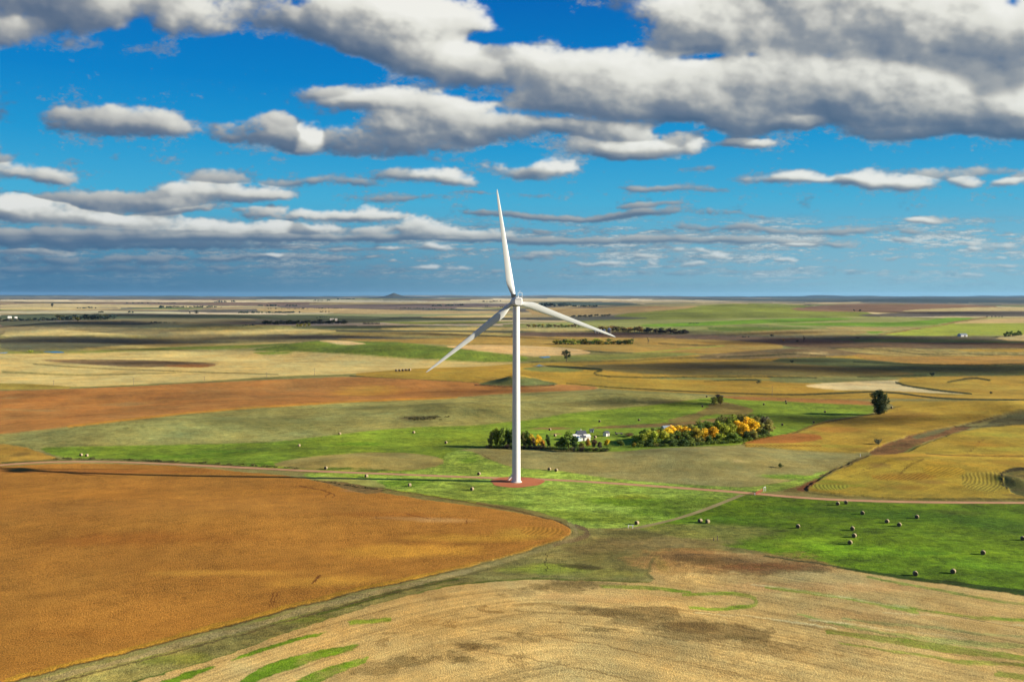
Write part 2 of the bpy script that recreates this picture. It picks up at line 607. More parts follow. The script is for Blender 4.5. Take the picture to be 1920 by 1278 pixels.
field([(598, 638), (640, 638), (695, 644), (660, 647), (632, 644)], (224, 190, 136), streak=.2)
field([(826, 649), (900, 646), (1000, 648), (1080, 653), (1112, 662), (1060, 667), (990, 668), (890, 656)], (218, 182, 126), streak=.25, var=.05)
field([(1000, 668), (1100, 665), (1240, 660), (1330, 662), (1200, 672), (1060, 678), (980, 676)], (140, 138, 66), var=.16)
# pale straw fields on the left
ix = field([(-320, 664), (130, 663), (300, 656), (480, 657), (600, 660), (750, 671), (900, 679), (985, 679), (900, 688), (760, 692), (640, 702), (560, 703), (440, 711), (300, 719), (130, 726), (-320, 712)], (216, 190, 122), var=.07, vper=420, streak=.30, grain=.12)
guide(ix, [(0, 690), (300, 684), (600, 678), (960, 684)])
field([(470, 660), (520, 658), (560, 661), (500, 665)], (120, 150, 60), streak=.4)
for p in ([(60, 674), (250, 674), (420, 681), (380, 685), (250, 689), (120, 680)],):
    field(p, (134, 108, 72), streak=.4, var=.2, vper=300)
field([(300, 685), (370, 682), (410, 684), (380, 689), (320, 688)], (150, 100, 54))
line([(60, 682), (180, 691), (280, 694), (360, 697), (520, 702)], 1.6, (104, 104, 56))
line([(0, 697), (120, 703), (220, 702), (340, 698)], [3, 2, 1.2], (128, 124, 68))
field([(-320, 715), (40, 718), (130, 724), (170, 727), (60, 730), (-320, 733)], (172, 146, 62), streak=.2)
line([(130, 727), (300, 721), (440, 713), (560, 705), (660, 703)], 2.2, (132, 128, 70))
# golden corn country, centre to right
ix = field([(640, 702), (760, 691), (900, 687), (985, 680), (1080, 678), (1240, 670), (1330, 664), (1480, 656), (1700, 656), (2300, 650), (2300, 750), (1700, 747), (1560, 748), (1440, 745), (1320, 738), (1150, 730), (1060, 722), (960, 722), (860, 716), (760, 712)], (180, 146, 56), var=.09, vper=330, streak=.22, grain=.18)
guide(ix, [(700, 704), (1000, 704), (1300, 712), (1600, 722), (1920, 728)])
field([(1320, 664), (1480, 652), (1640, 652), (1700, 662), (1560, 668), (1420, 672), (1300, 674)], (128, 108, 74), var=.16, vper=300, streak=.4)
field([(1560, 652), (1700, 652), (1860, 660), (2300, 660), (2300, 665), (1820, 667), (1680, 668), (1600, 660)], (164, 146, 88), var=.25, vper=120, tuft=.3)
field([(1480, 662), (1520, 660), (1560, 662), (1530, 664)], (210, 186, 132))
field([(1590, 664), (1700, 668), (1850, 668), (2300, 666), (2300, 680), (1860, 683), (1740, 682), (1640, 676)], (184, 142, 70))
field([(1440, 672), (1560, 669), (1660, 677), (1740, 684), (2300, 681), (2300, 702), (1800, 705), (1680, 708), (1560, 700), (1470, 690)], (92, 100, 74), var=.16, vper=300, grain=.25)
field([(1080, 684), (1200, 682), (1330, 678), (1440, 676), (1500, 682), (1620, 690), (1740, 702), (1600, 706), (1400, 704), (1240, 703), (1125, 694)], (120, 108, 60), var=.12)
field([(970, 690), (1020, 687), (1060, 690), (1100, 694), (1060, 698), (1000, 696)], (132, 134, 68))
field([(1440, 706), (1600, 705), (1700, 708), (1660, 714), (1540, 718), (1450, 717)], (128, 128, 76), var=.2, vper=120)
field([(1180, 708), (1320, 708), (1440, 710), (1520, 711), (1500, 714), (1300, 712)], (138, 140, 82))
ix = field([(1505, 723), (1530, 719), (1600, 715), (1690, 712), (1680, 717), (1700, 724), (1770, 733), (1815, 739), (1740, 736), (1640, 731), (1560, 731)], (222, 198, 148), var=.06, streak=.2, vper=120)
DK = (44, 54, 26)  # stalk green darkened for the shaded faces of corn edges, ground left flat
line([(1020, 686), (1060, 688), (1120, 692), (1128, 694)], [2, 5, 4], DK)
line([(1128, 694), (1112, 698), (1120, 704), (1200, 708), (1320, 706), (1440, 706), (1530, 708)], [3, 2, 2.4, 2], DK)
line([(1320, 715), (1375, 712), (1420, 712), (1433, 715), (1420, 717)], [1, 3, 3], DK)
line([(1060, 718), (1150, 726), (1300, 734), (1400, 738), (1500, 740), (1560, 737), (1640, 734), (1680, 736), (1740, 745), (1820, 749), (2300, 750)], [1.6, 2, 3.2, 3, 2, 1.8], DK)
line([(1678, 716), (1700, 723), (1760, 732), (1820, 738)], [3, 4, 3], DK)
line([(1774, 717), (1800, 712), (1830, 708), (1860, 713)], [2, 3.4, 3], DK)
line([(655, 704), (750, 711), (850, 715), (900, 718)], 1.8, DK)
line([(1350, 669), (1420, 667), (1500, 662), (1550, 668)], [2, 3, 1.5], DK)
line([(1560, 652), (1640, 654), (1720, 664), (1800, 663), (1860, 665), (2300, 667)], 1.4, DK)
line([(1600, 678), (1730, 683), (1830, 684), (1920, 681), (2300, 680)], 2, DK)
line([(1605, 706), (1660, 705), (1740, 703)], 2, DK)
line([(1345, 668), (1250, 672), (1180, 676), (1060, 679)], 1.4, (90, 84, 46))

# ---- rust coloured field, middle left (a standing crop)
ix = field([(-320, 737), (0, 733), (200, 727), (420, 716), (560, 710), (660, 706), (780, 712), (880, 717), (960, 723), (1060, 721), (1130, 726), (1100, 732), (960, 737), (860, 745), (700, 750), (560, 758), (420, 767), (250, 785), (130, 800), (0, 815), (-320, 830)], (180, 124, 64), var=.12, vper=300, streak=.25, grain=.2, f=2, h=.5)
guide(ix, [(0, 770), (300, 748), (600, 735), (960, 730)])
for u, v, ru, rv in ((245, 758, 55, 5), (20, 747, 24, 2), (60, 770, 90, 2.5)):
    blob(u, v, ru, rv, (176, 146, 92), .6, per=40)
blob(680, 736, 70, 9, (196, 146, 56), .7, per=50)
line([(130, 800), (250, 786), (420, 768), (560, 759), (700, 751), (860, 746)], 3, (192, 138, 52), f=2)
field([(985, 731), (1010, 722), (1060, 721), (1125, 726), (1090, 732)], (180, 126, 68), f=2, h=.5)
field([(890, 722), (930, 711), (965, 706), (1000, 708), (1045, 718), (1040, 724), (970, 724)], (100, 104, 60), tuft=.3, var=.18, vper=120)
line([(890, 722), (960, 726), (1040, 723)], 2, (70, 40, 24))

# ---- pasture and bright hay meadow
ix = field([(-320, 832), (0, 816), (130, 801), (250, 787), (420, 769), (560, 760), (700, 752), (860, 747), (960, 738), (1060, 734), (1150, 731), (1260, 735), (1350, 745), (1340, 760), (1200, 770), (1060, 785), (900, 800), (740, 806), (560, 830), (300, 838), (90, 842), (-320, 850)], (152, 146, 84), tuft=.35, var=.20, vper=180, grain=.3, streak=.15)
blob(500, 790, 260, 14, (128, 128, 72), .6, per=60, tuft=.3)
blob(1100, 757, 90, 6, (118, 112, 66), .6, per=40, tuft=.3)
blob(790, 783, 45, 5, (110, 92, 56), .8, per=20, tuft=.5)
blob(1060, 740, 60, 5, (160, 156, 96), .6, per=40)
blob(760, 762, 120, 4, (120, 118, 66), .6, per=40)
G1 = (120, 150, 56)
field([(65, 838), (160, 837), (330, 834), (500, 829), (600, 818), (700, 806), (790, 800), (900, 797), (1000, 786), (1080, 772), (1180, 763), (1260, 754), (1330, 744), (1400, 744), (1470, 752), (1640, 758), (1642, 775), (1560, 786), (1530, 795), (1480, 813), (1450, 818), (1390, 834), (1250, 838), (1150, 848), (1000, 842), (920, 839), (870, 842), (850, 846), (880, 862), (870, 885), (640, 890), (500, 880), (330, 868), (200, 862), (110, 858)], G1, tuft=.5, var=.16, vper=110, grain=.25)
for u, v, ru, rv in ((330, 855, 130, 6), (520, 868, 80, 5), (680, 832, 60, 5), (420, 846, 90, 3)):
    blob(u, v, ru, rv, (82, 138, 34), .7, per=25, tuft=.9)
blob(700, 850, 90, 6, (138, 164, 60), .7, per=25, tuft=.8)
blob(1420, 750, 60, 3, (128, 188, 56), .5, per=30, tuft=.7)
field([(1100, 801), (1170, 796), (1300, 789), (1400, 776), (1420, 778), (1380, 787), (1290, 797), (1190, 802), (1120, 803)], (132, 106, 62), tuft=.4, var=.2, vper=60)
blob(1028, 803, 40, 2.5, (156, 116, 76), .8, per=20)
blob(1040, 813, 20, 2, (156, 116, 76), .8, per=20)
field([(1340, 742), (1440, 744), (1640, 752), (1640, 760), (1560, 757), (1470, 752), (1390, 750)], (168, 120, 64), var=.15, vper=80)
field([(1330, 757), (1350, 752), (1375, 756), (1420, 768), (1400, 778), (1330, 775), (1300, 790), (1240, 790), (1320, 770)], (140, 124, 66), tuft=.3, var=.2, vper=80)
# pasture mounds inside the meadow
field([(500, 872), (540, 861), (600, 853), (680, 848), (760, 848), (820, 855), (840, 868), (820, 878), (740, 884), (640, 882), (560, 879)], (160, 146, 86), tuft=.2, var=.16, vper=120, grain=.28)
field([(888, 850), (896, 842), (960, 838), (1040, 840), (1130, 848), (1210, 846), (1290, 838), (1400, 835), (1510, 845), (1622, 852), (1590, 864), (1540, 884), (1480, 900), (1400, 912), (1300, 908), (1200, 900), (1120, 893), (1050, 882), (970, 878), (925, 864)], (156, 146, 92), tuft=.22, var=.15, vper=130, grain=.28)
blob(1370, 872, 70, 10, (118, 116, 72), .65, per=40, tuft=.3)
blob(990, 852, 50, 5, (128, 122, 76), .6, per=30, tuft=.3)
blob(1385, 864, 16, 2, (190, 166, 116), .8, per=16)
blob(1210, 845, 60, 3, (120, 108, 64), .6, per=20)
line([(905, 850), (930, 866), (960, 878)], 1.4, (96, 90, 50))

# ---- ochre soybean fields on the right
ix = field([(1642, 777), (1665, 769), (1700, 758), (1760, 752), (2300, 748), (2300, 766), (1920, 767), (1870, 776), (1800, 797), (1760, 804), (1690, 820), (1655, 834), (1622, 851), (1510, 845), (1400, 836), (1388, 832), (1430, 822), (1480, 812), (1530, 795), (1600, 782)], (174, 144, 54), var=.17, vper=130, grain=.25, streak=.25, f=3, h=.5)
guide(ix, [(1400, 830), (1500, 800), (1640, 780), (1800, 765), (1920, 755)])
field([(1660, 752), (1760, 752), (2300, 750), (2300, 757), (1800, 762), (1680, 764)], (182, 150, 56))
field([(1390, 830), (1430, 819), (1480, 813), (1530, 815), (1545, 826), (1480, 832), (1400, 833)], (176, 112, 50), f=3, rows=.0, grain=.3)
blob(1560, 806, 60, 7, (170, 116, 50), .6, per=60, grain=.3)
blob(1700, 778, 90, 8, (158, 112, 48), .5, per=60, grain=.3)
blob(1560, 838, 70, 4, (136, 140, 50), .5, per=20, grain=.3)
line([(1395, 836), (1450, 836), (1540, 837)], 4, (176, 138, 50), rows=.9, f=3)
field([(1622, 852), (1660, 832), (1700, 818), (1740, 807), (1800, 798), (1830, 800), (1800, 808), (1740, 826), (1705, 845), (1690, 852)], (126, 92, 56), tuft=.5, var=.25, vper=60, grain=.35)
field([(1705, 818), (1760, 804), (1790, 800), (1760, 812), (1720, 824)], (108, 104, 68), tuft=.4)
field([(1690, 852), (1710, 838), (1760, 824), (1720, 846)], (118, 120, 62), tuft=.4)
field([(1836, 800), (1860, 786), (1900, 774), (2300, 750), (2300, 788), (1920, 793), (1860, 798)], (104, 102, 68), tuft=.4, var=.2, vper=80)
line([(1642, 777), (1600, 784), (1530, 797), (1482, 814)], 1.6, (60, 60, 30))
line([(1790, 800), (1860, 799), (1920, 794), (2300, 790)], 2, (60, 54, 30))
line([(1800, 800), (1850, 785), (1905, 770), (2300, 745)], 1.8, (90, 66, 36))
ix = field([(1700, 851), (1742, 829), (1800, 809), (1850, 801), (1920, 796), (2300, 790), (2300, 940), (1870, 938), (1700, 936), (1560, 925), (1508, 920), (1525, 903), (1562, 885), (1622, 855)], (172, 148, 54), var=.18, vper=120, grain=.28, streak=.28, f=3, h=.5)
guide(ix, [(1520, 905), (1600, 880), (1700, 862), (1800, 852), (2300, 848)])
field([(1622, 854), (1700, 852), (1920, 853), (2300, 854), (2300, 862), (1800, 858), (1640, 858)], (196, 156, 58), f=3, h=.5)
line([(1740, 852), (1800, 856), (1920, 857)], 1.3, (80, 62, 28), f=3)
line([(1665, 904), (1690, 888), (1720, 868), (1735, 862)], 1.8, (100, 74, 34), f=3)
line([(1620, 884), (1650, 874), (1672, 864)], 1.3, (110, 84, 38), f=3)
line([(1815, 850), (1835, 832), (1848, 826)], 1.6, (110, 80, 36), f=3)
for u, v, ru, rv, c in ((1600, 912, 40, 4, (126, 142, 50)), (1700, 915, 60, 7, (164, 122, 48)), (1560, 905, 30, 5, (120, 140, 50)), (1850, 836, 50, 6, (168, 128, 44)),
                        (1680, 893, 60, 8, (172, 122, 46)), (1900, 870, 50, 5, (160, 124, 46)), (1760, 895, 40, 6, (176, 150, 50)), (1850, 815, 60, 4, (150, 146, 54)),
                        (1710, 930, 150, 4, (142, 128, 58)), (1750, 905, 50, 5, (160, 116, 58)), (1780, 870, 80, 5, (196, 158, 56)), (1650, 875, 30, 8, (150, 116, 64)), (1620, 900, 60, 5, (186, 164, 56)), (1700, 862, 30, 4, (152, 120, 70)), (1880, 842, 60, 5, (176, 166, 60)), (1760, 835, 40, 6, (168, 142, 60)), (1900, 930, 40, 5, (120, 100, 54))):
    blob(u, v, ru, rv, c, .6, per=30, grain=.3)
# contour rows of the soybean headlands
ix = field([(1800, 889), (1850, 887), (1880, 888), (1885, 900), (1888, 915), (1865, 925), (1820, 919), (1808, 905)], (176, 156, 60), rows=.6, grain=.2, f=3, h=.5)
guide(ix, [(1880, 886), (1886, 900), (1884, 914), (1866, 926)], sm=1)
ix = field([(1520, 908), (1560, 910), (1600, 912), (1590, 919), (1540, 920), (1518, 914)], (150, 150, 52), rows=.7, grain=.2, f=3, h=.5)
guide(ix, [(1520, 908), (1522, 914), (1530, 920)], sm=1)
ix = field([(1640, 892), (1750, 888), (1760, 898), (1720, 903), (1640, 902)], (182, 140, 48), rows=.55, f=3, h=.5)
guide(ix, [(1600, 915), (1640, 900), (1680, 880)], sm=1)
ix = field([(1735, 876), (1810, 880), (1812, 892), (1770, 898), (1735, 890)], (190, 158, 52), rows=.4, f=3, h=.5)
guide(ix, [(1770, 905), (1800, 893), (1850, 872)], sm=1)
field([(1884, 886), (1920, 880), (2300, 878), (2300, 940), (1930, 932), (1900, 926), (1888, 908)], (104, 98, 56), rag=.2, tuft=.6, var=.25, vper=50, h=0, f=0)
line([(2300, 876), (1920, 880), (1886, 886), (1883, 900), (1890, 918)], [2, 3, 5, 5], (52, 48, 26))
field([(1462, 922), (1500, 905), (1560, 882), (1622, 853), (1640, 852), (1565, 888), (1525, 905), (1512, 924)], (138, 118, 66), tuft=.4, var=.2, vper=50)
field([(1490, 918), (1510, 905), (1540, 894), (1530, 904), (1514, 922)], (126, 78, 46), grain=.3)
line([(1510, 922), (1560, 928), (1700, 937), (1870, 938), (2300, 938)], 3.4, (120, 108, 56), tuft=.4)
line([(1585, 880), (1625, 855)], 2.0, (78, 66, 36))

# ---- meadow round the turbine
ix = field([(560, 888), (640, 886), (760, 886), (838, 874), (832, 856), (852, 844), (890, 847), (925, 864), (970, 879), (1050, 883), (1120, 894), (1200, 902), (1300, 909), (1400, 913), (1480, 901), (1540, 885), (1560, 882), (1510, 902), (1470, 920), (1400, 924), (1385, 930), (1300, 960), (1225, 981), (1190, 987), (1110, 992), (1062, 977), (1000, 962), (900, 946), (800, 930), (700, 915), (620, 901)], (142, 176, 92), tuft=.9, var=.12, vper=70, grain=.3)
for u, v, ru, rv, c, s in ((1160, 938, 90, 10, (92, 140, 34), .9), (1060, 965, 90, 9, (112, 140, 48), .7), (1290, 940, 70, 9, (96, 134, 44), .8), (1150, 975, 80, 6, (98, 126, 44), .8),
                           (760, 905, 60, 7, (96, 142, 40), .8), (1240, 960, 60, 8, (86, 130, 32), .8), (880, 862, 30, 12, (112, 176, 48), .7), (950, 945, 70, 6, (104, 146, 46), .6),
                           (640, 893, 80, 3, (128, 178, 52), .7), (1480, 893, 60, 5, (110, 170, 50), .8), (640, 878, 60, 2.4, (62, 112, 28), .9), (700, 881, 50, 2.0, (66, 112, 30), .8), (1190, 930, 60, 4, (168, 180, 70), .5)):
    blob(u, v, ru, rv, c, s, per=24, tuft=.9, grain=.3)
field([(590, 893), (640, 893), (700, 899), (726, 908), (722, 920), (690, 915), (640, 908), (600, 902)], (160, 160, 86), tuft=.1, grain=.2, vper=60)
field([(720, 917), (800, 926), (900, 940), (1000, 955), (1060, 970), (1075, 985), (1010, 968), (900, 952), (800, 936), (720, 924)], (138, 126, 70), tuft=.3)
line([(740, 918), (830, 931), (900, 943)], 2.5, (160, 190, 60), tuft=.5)

# ---- right hand hay meadow
ix = field([(1395, 927), (1430, 926), (1560, 937), (1700, 943), (2300, 948), (2300, 1120), (1920, 1109), (1800, 1094), (1700, 1082), (1570, 1060), (1470, 1042), (1400, 1028), (1300, 1012), (1215, 998), (1190, 992), (1225, 982), (1300, 960), (1360, 940)], (90, 128, 26), tuft=.75, var=.16, vper=75, grain=.3)
for u, v, ru, rv, c, s in ((1330, 998, 120, 14, (136, 134, 70), .85), (1440, 1020, 120, 8, (112, 148, 50), .7), (1700, 965, 170, 14, (58, 104, 22), .8), (1880, 985, 90, 20, (56, 100, 26), .7),
                           (1480, 955, 90, 8, (64, 112, 24), .7), (1640, 1030, 160, 16, (106, 166, 36), .7), (1840, 1060, 130, 18, (104, 160, 40), .7), (1800, 960, 60, 6, (84, 96, 40), .6),
                           (1560, 1010, 70, 8, (112, 156, 44), .6), (1740, 1036, 40, 6, (70, 130, 26), .6), (1300, 972, 60, 6, (100, 150, 44), .7), (1760, 1005, 90, 7, (116, 154, 52), .5)):
    blob(u, v, ru, rv, c, s, per=22, tuft=.75, grain=.3)

# ---- verge between the fields
field([(-200, 1330), (0, 1292), (100, 1262), (240, 1232), (400, 1192), (560, 1148), (700, 1112), (850, 1072), (960, 1044), (1050, 1022), (1075, 1003), (1068, 985), (1110, 990), (1190, 990), (1300, 1012), (1420, 1032), (1290, 1026), (1235, 1040), (1212, 1062), (1220, 1090), (1100, 1086), (1000, 1084), (900, 1091), (830, 1099), (760, 1114), (680, 1139), (600, 1165), (400, 1235), (250, 1278), (100, 1340)], (140, 132, 76), tuft=.5, var=.2, vper=50, grain=.35)
for u, v, ru, rv, c, s in ((1150, 1030, 110, 24, (128, 114, 70), .85), (1190, 1012, 90, 12, (134, 118, 74), .8), (1280, 1016, 90, 8, (140, 126, 80), .8), (1140, 1046, 70, 14, (112, 108, 56), .6), (1010, 1066, 110, 9, (140, 158, 62), .7), (1130, 1075, 90, 8, (140, 138, 64), .6), (1180, 1000, 80, 9, (104, 100, 54), .8),
                           (560, 1160, 120, 14, (122, 136, 60), .7), (300, 1235, 120, 16, (126, 134, 64), .7), (1080, 1060, 30, 4, (66, 58, 34), .8), (1110, 1064, 26, 4, (70, 58, 34), .8)):
    blob(u, v, ru, rv, c, s, per=20, tuft=.6, rot=0)
line([(600, 1150), (690, 1125), (780, 1098), (860, 1085)], [6, 10, 4], (84, 96, 44), tuft=.8)
line([(1040, 1022), (1060, 1014), (1100, 1005), (1106, 994), (1080, 984)], 7, (128, 108, 74), grain=.4)
line([(0, 1294), (150, 1259), (300, 1219), (480, 1171), (640, 1127), (800, 1089), (930, 1056), (1030, 1026), (1076, 1006), (1084, 992), (1066, 978)], [8, 9, 9, 8, 8], (158, 143, 98), rag=.5, grain=.4, tuft=.4)
line([(0, 1304), (150, 1268), (300, 1229), (480, 1181), (640, 1136), (800, 1096), (930, 1063), (1040, 1031)], [3, 3, 3, 2], (104, 92, 56), rag=.5, grain=.4, tuft=.4)
line([(1023, 1036), (1028, 1052), (1032, 1070)], 1.6, (70, 64, 34))
line([(250, 1283), (400, 1240), (600, 1168), (760, 1118), (830, 1101)], [7, 6, 4], (72, 104, 38), tuft=.6)
line([(830, 1100), (900, 1091), (1000, 1084), (1100, 1086), (1215, 1092)], 3, (86, 96, 44), tuft=.6)

# ---- stubble in the foreground
ix = field([(-700, 1700), (60, 1345), (252, 1282), (400, 1238), (600, 1167), (680, 1141), (760, 1117), (830, 1101), (900, 1093), (1000, 1086), (1100, 1088), (1215, 1093), (1226, 1088), (1214, 1062), (1238, 1040), (1290, 1029), (1420, 1036), (1570, 1061), (1700, 1084), (1800, 1096), (1920, 1111), (2200, 1160), (2700, 1700)], (208, 174, 112), var=.07, vper=70, grain=.30, streak=.40)
guide(ix, [(-300, 1480), (120, 1345), (400, 1245), (640, 1170), (800, 1128), (960, 1105), (1120, 1108), (1280, 1128), (1440, 1158), (1680, 1205), (1920, 1255), (2400, 1360)])
STUB = ix
for u, v, ru, rv, c, st_ in ((1300, 1054, 90, 22, (160, 124, 72), .85), (1400, 1056, 150, 17, (142, 108, 66), .8), (1500, 1064, 110, 11, (138, 104, 64), .75), (1330, 1048, 50, 8, (106, 84, 52), .7), (1450, 1062, 60, 6, (140, 98, 58), .6), (1270, 1075, 46, 14, (186, 150, 92), .8)):
    blob(u, v, ru, rv, c, st_, rag=.8, per=20, tuft=.5, grain=.4)
line([(1236, 1040), (1216, 1056), (1214, 1074), (1224, 1088)], [2, 5, 6, 3], (96, 92, 50), rag=.4, tuft=.6)
for q in range(6):
    line([(1250 + q * 9, 1046 + q), (1234 + q * 10, 1060), (1240 + q * 10, 1076), (1262 + q * 9, 1086)], 1.3, (150, 112, 64), rag=.4, grain=.3)
for u, v, ru, rv, c, s in ((1320, 1052, 30, 7, (92, 76, 44), .7), (1420, 1062, 80, 7, (132, 84, 46), .6), (1300, 1082, 60, 9, (214, 180, 116), .8), (1240, 1060, 18, 16, (146, 124, 64), .7)):
    blob(u, v, ru, rv, c, s, per=16, tuft=.4, grain=.4)
for u, v, ru, rv, s in ((1020, 1099, 60, 10, .85), (1080, 1093, 50, 6, .7), (985, 1110, 40, 7, .5), (880, 1208, 50, 9, .75), (820, 1232, 45, 12, .8), (935, 1196, 50, 7, .6), (1160, 1146, 70, 7, .7),
                        (1090, 1140, 40, 5, .6), (1230, 1165, 60, 6, .5), (975, 1190, 20, 12, .5), (1330, 1186, 80, 13, .7), (1290, 1176, 40, 7, .6), (1460, 1218, 90, 12, .45), (700, 1245, 50, 10, .35), (740, 1186, 30, 3, .5)):
    blob(u, v, ru, rv, (116, 93, 54), min(1, s * 1.0), rag=1.3, per=16, streak=.5, grain=.35)
for u, v, ru, rv, c, s in ((1100, 1120, 150, 8, (196, 148, 92), .4), (900, 1135, 120, 12, (222, 188, 124), .5), (1500, 1100, 160, 8, (212, 160, 104), .5), (1650, 1150, 200, 10, (214, 170, 110), .5), (830, 1180, 90, 9, (222, 190, 124), .5)):
    blob(u, v, ru, rv, c, s, per=40, streak=.4, grain=.3)
GS = (104, 146, 40)
for p in ([(425, 1243), (470, 1224), (560, 1199), (622, 1184), (600, 1196), (520, 1218), (460, 1236)],
          [(430, 1290), (480, 1262), (560, 1232), (640, 1212), (684, 1205), (660, 1222), (580, 1248), (500, 1278), (460, 1295)],
          [(550, 1292), (600, 1262), (660, 1240), (696, 1231), (684, 1246), (630, 1274), (600, 1295)],
          [(270, 1295), (330, 1270), (410, 1243), (390, 1258), (330, 1286)]):
    ii = field(p, GS, rag=.32, tuft=.35, var=.2, vper=30, grain=.3, streak=.3)
for pts, w, c in (([(1130, 1099), (1200, 1101), (1300, 1112)], [4, 6, 3], (120, 156, 58)),
                  ([(1280, 1116), (1370, 1114), (1408, 1124), (1402, 1136), (1350, 1142), (1290, 1138)], [2, 5, 4, 2], (134, 158, 68)),
                  ([(1430, 1102), (1480, 1107), (1540, 1114), (1640, 1132), (1712, 1146)], [3, 5, 3, 4, 8], (116, 162, 52)),
                  ([(1480, 1152), (1560, 1172), (1680, 1190), (1800, 1205), (2300, 1228)], [2, 5, 6, 5, 3], (158, 166, 88)),
                  ([(1540, 1184), (1640, 1197), (1760, 1212), (1920, 1234), (2000, 1246)], [5, 9, 10, 7, 6], (112, 142, 46)),
                  ([(1560, 1206), (1680, 1224), (1800, 1240), (2300, 1262)], [2, 5, 6, 3], (136, 160, 70)),
                  ([(1700, 1142), (1820, 1158), (2300, 1182)], [3, 5, 6], (138, 162, 76)),
                  ([(1560, 1160), (1700, 1172), (1860, 1190), (2300, 1206)], [3, 3, 5], (176, 178, 110)),
                  ([(1620, 1080), (1760, 1108), (1920, 1134), (2300, 1144)], [3, 4, 4], (150, 156, 76)),
                  ([(660, 1168), (700, 1164), (730, 1162)], 5, (138, 158, 70)),
                  ([(1860, 1262), (1920, 1272), (2300, 1284)], 8, (110, 150, 52))):
    ii = line(pts, [q * 1.5 for q in w] if isinstance(w, list) else w * 1.5, c, rag=.35, tuft=.3, var=.2, vper=24, grain=.3, streak=.5)
for pts in ([(1400, 1097), (1480, 1104), (1600, 1124), (1700, 1140)], [(1640, 1148), (1740, 1152), (1860, 1166), (1960, 1180)], [(1500, 1162), (1640, 1176), (1800, 1196)], [(1300, 1146), (1450, 1162), (1560, 1180)]):
    line(pts, 2.6, (226, 204, 150), rag=.6, grain=.3, streak=.5)
line([(1560, 1060), (1640, 1074), (1720, 1086), (1820, 1098), (1920, 1110), (2100, 1135)], [4, 8, 9, 8, 7], (46, 72, 24), tuft=.8)
line([(1430, 1040), (1500, 1050), (1570, 1061)], 3, (72, 70, 38), tuft=.6)
# arcs left where the combine turned
for cx, cy, rx, ry, a0, a1, n_ in ((992, 1238, 34, 20, 100, 235, 6), (748, 1206, 34, 10, 120, 250, 5), (868, 1170, 40, 8, 110, 230, 5), (925, 1142, 30, 7, 60, 240, 4), (1300, 1082, 30, 12, 90, 240, 5), (1010, 1140, 60, 10, 200, 330, 4)):
    for q in range(n_):
        k = 1 - q * .11
        line([(cx + rx * k * math.cos(math.radians(t_)), cy + ry * k * math.sin(math.radians(t_))) for t_ in np.linspace(a0, a1, 8)], 1.3, (158, 126, 74), rag=.4, grain=.3, streak=.2)
for pts in ([(900, 1222), (960, 1232), (1080, 1252), (1240, 1290)], [(880, 1180), (1000, 1190), (1140, 1212), (1300, 1244), (1480, 1280)], [(1020, 1164), (1160, 1180), (1340, 1208), (1560, 1252)], [(960, 1146), (1120, 1152), (1300, 1180), (1500, 1212), (1800, 1276)],
            [(1240, 1136), (1420, 1160), (1600, 1192), (1900, 1246)], [(1290, 1084), (1420, 1108), (1520, 1122), (1640, 1140)], [(620, 1212), (700, 1186), (790, 1166), (900, 1156)], [(560, 1262), (640, 1228), (700, 1200)]):
    line(pts, 1.5, (150, 120, 72), rag=.55, grain=.3, streak=.3)
for u, v, ru, rv in ((1100, 1096, 60, 6), (1040, 1102, 50, 8), (830, 1222, 60, 10), (870, 1234, 50, 9), (900, 1200, 40, 6), (1180, 1150, 40, 5), (1210, 1160, 50, 6), (1000, 1200, 26, 10), (760, 1240, 40, 9), (1400, 1196, 50, 8), (700, 1258, 40, 7), (1120, 1180, 50, 4), (940, 1228, 40, 6)):
    blob(u, v, ru * .8, rv * .8, (116, 96, 54), .55, rag=1.5, per=12, streak=.5, grain=.4)

# ---- big rust brown crop in the left foreground
CROP = [(-900, 1500), (-500, 880), (-320, 880), (0, 876), (60, 870), (170, 868), (300, 871), (420, 881), (560, 895), (600, 904), (660, 913), (723, 924), (833, 942), (933, 954), (1000, 965), (1040, 975), (1062, 983), (1072, 994), (1063, 1007), (1000, 1027), (900, 1057), (800, 1079), (723, 1094), (600, 1127), (500, 1153), (333, 1196), (200, 1229), (80, 1260), (0, 1280), (-200, 1345)]
ix = field(CROP, (174, 120, 50), var=.07, vper=120, grain=.42, streak=.14, f=1, h=.22)
guide(ix, [(0, 1110), (400, 1040), (700, 1010), (900, 990), (1040, 985)])
for u, v, ru, rv, c, s in ((380, 1075, 330, 9, (204, 150, 62), .6), (620, 1090, 160, 20, (208, 156, 62), .5), (800, 1035, 220, 16, (206, 152, 58), .65), (560, 920, 200, 10, (192, 132, 50), .5),
                           (900, 1010, 140, 10, (200, 152, 56), .6), (240, 1010, 240, 20, (158, 94, 34), .5), (700, 965, 240, 12, (158, 96, 34), .5), (150, 1190, 250, 20, (164, 102, 34), .4),
                           (820, 975, 80, 6, (196, 152, 96), .7), (760, 972, 90, 4, (186, 140, 86), .5), (200, 885, 220, 6, (156, 92, 40), .6), (120, 930, 200, 12, (192, 130, 50), .4), (980, 1000, 70, 12, (196, 158, 62), .5)):
    blob(u, v, ru, rv, c, s, per=60, grain=.34, streak=.16)
blob(670, 920, 30, 3, (178, 136, 90), .8, per=16)
line([(0, 1278), (80, 1258), (200, 1227), (333, 1194), (500, 1151), (600, 1125), (723, 1092), (800, 1077), (900, 1055), (1000, 1025), (1060, 1006)], [8, 9, 8, 6, 4], (176, 132, 46), f=1, rag=.5, grain=.34, var=.15, vper=30)
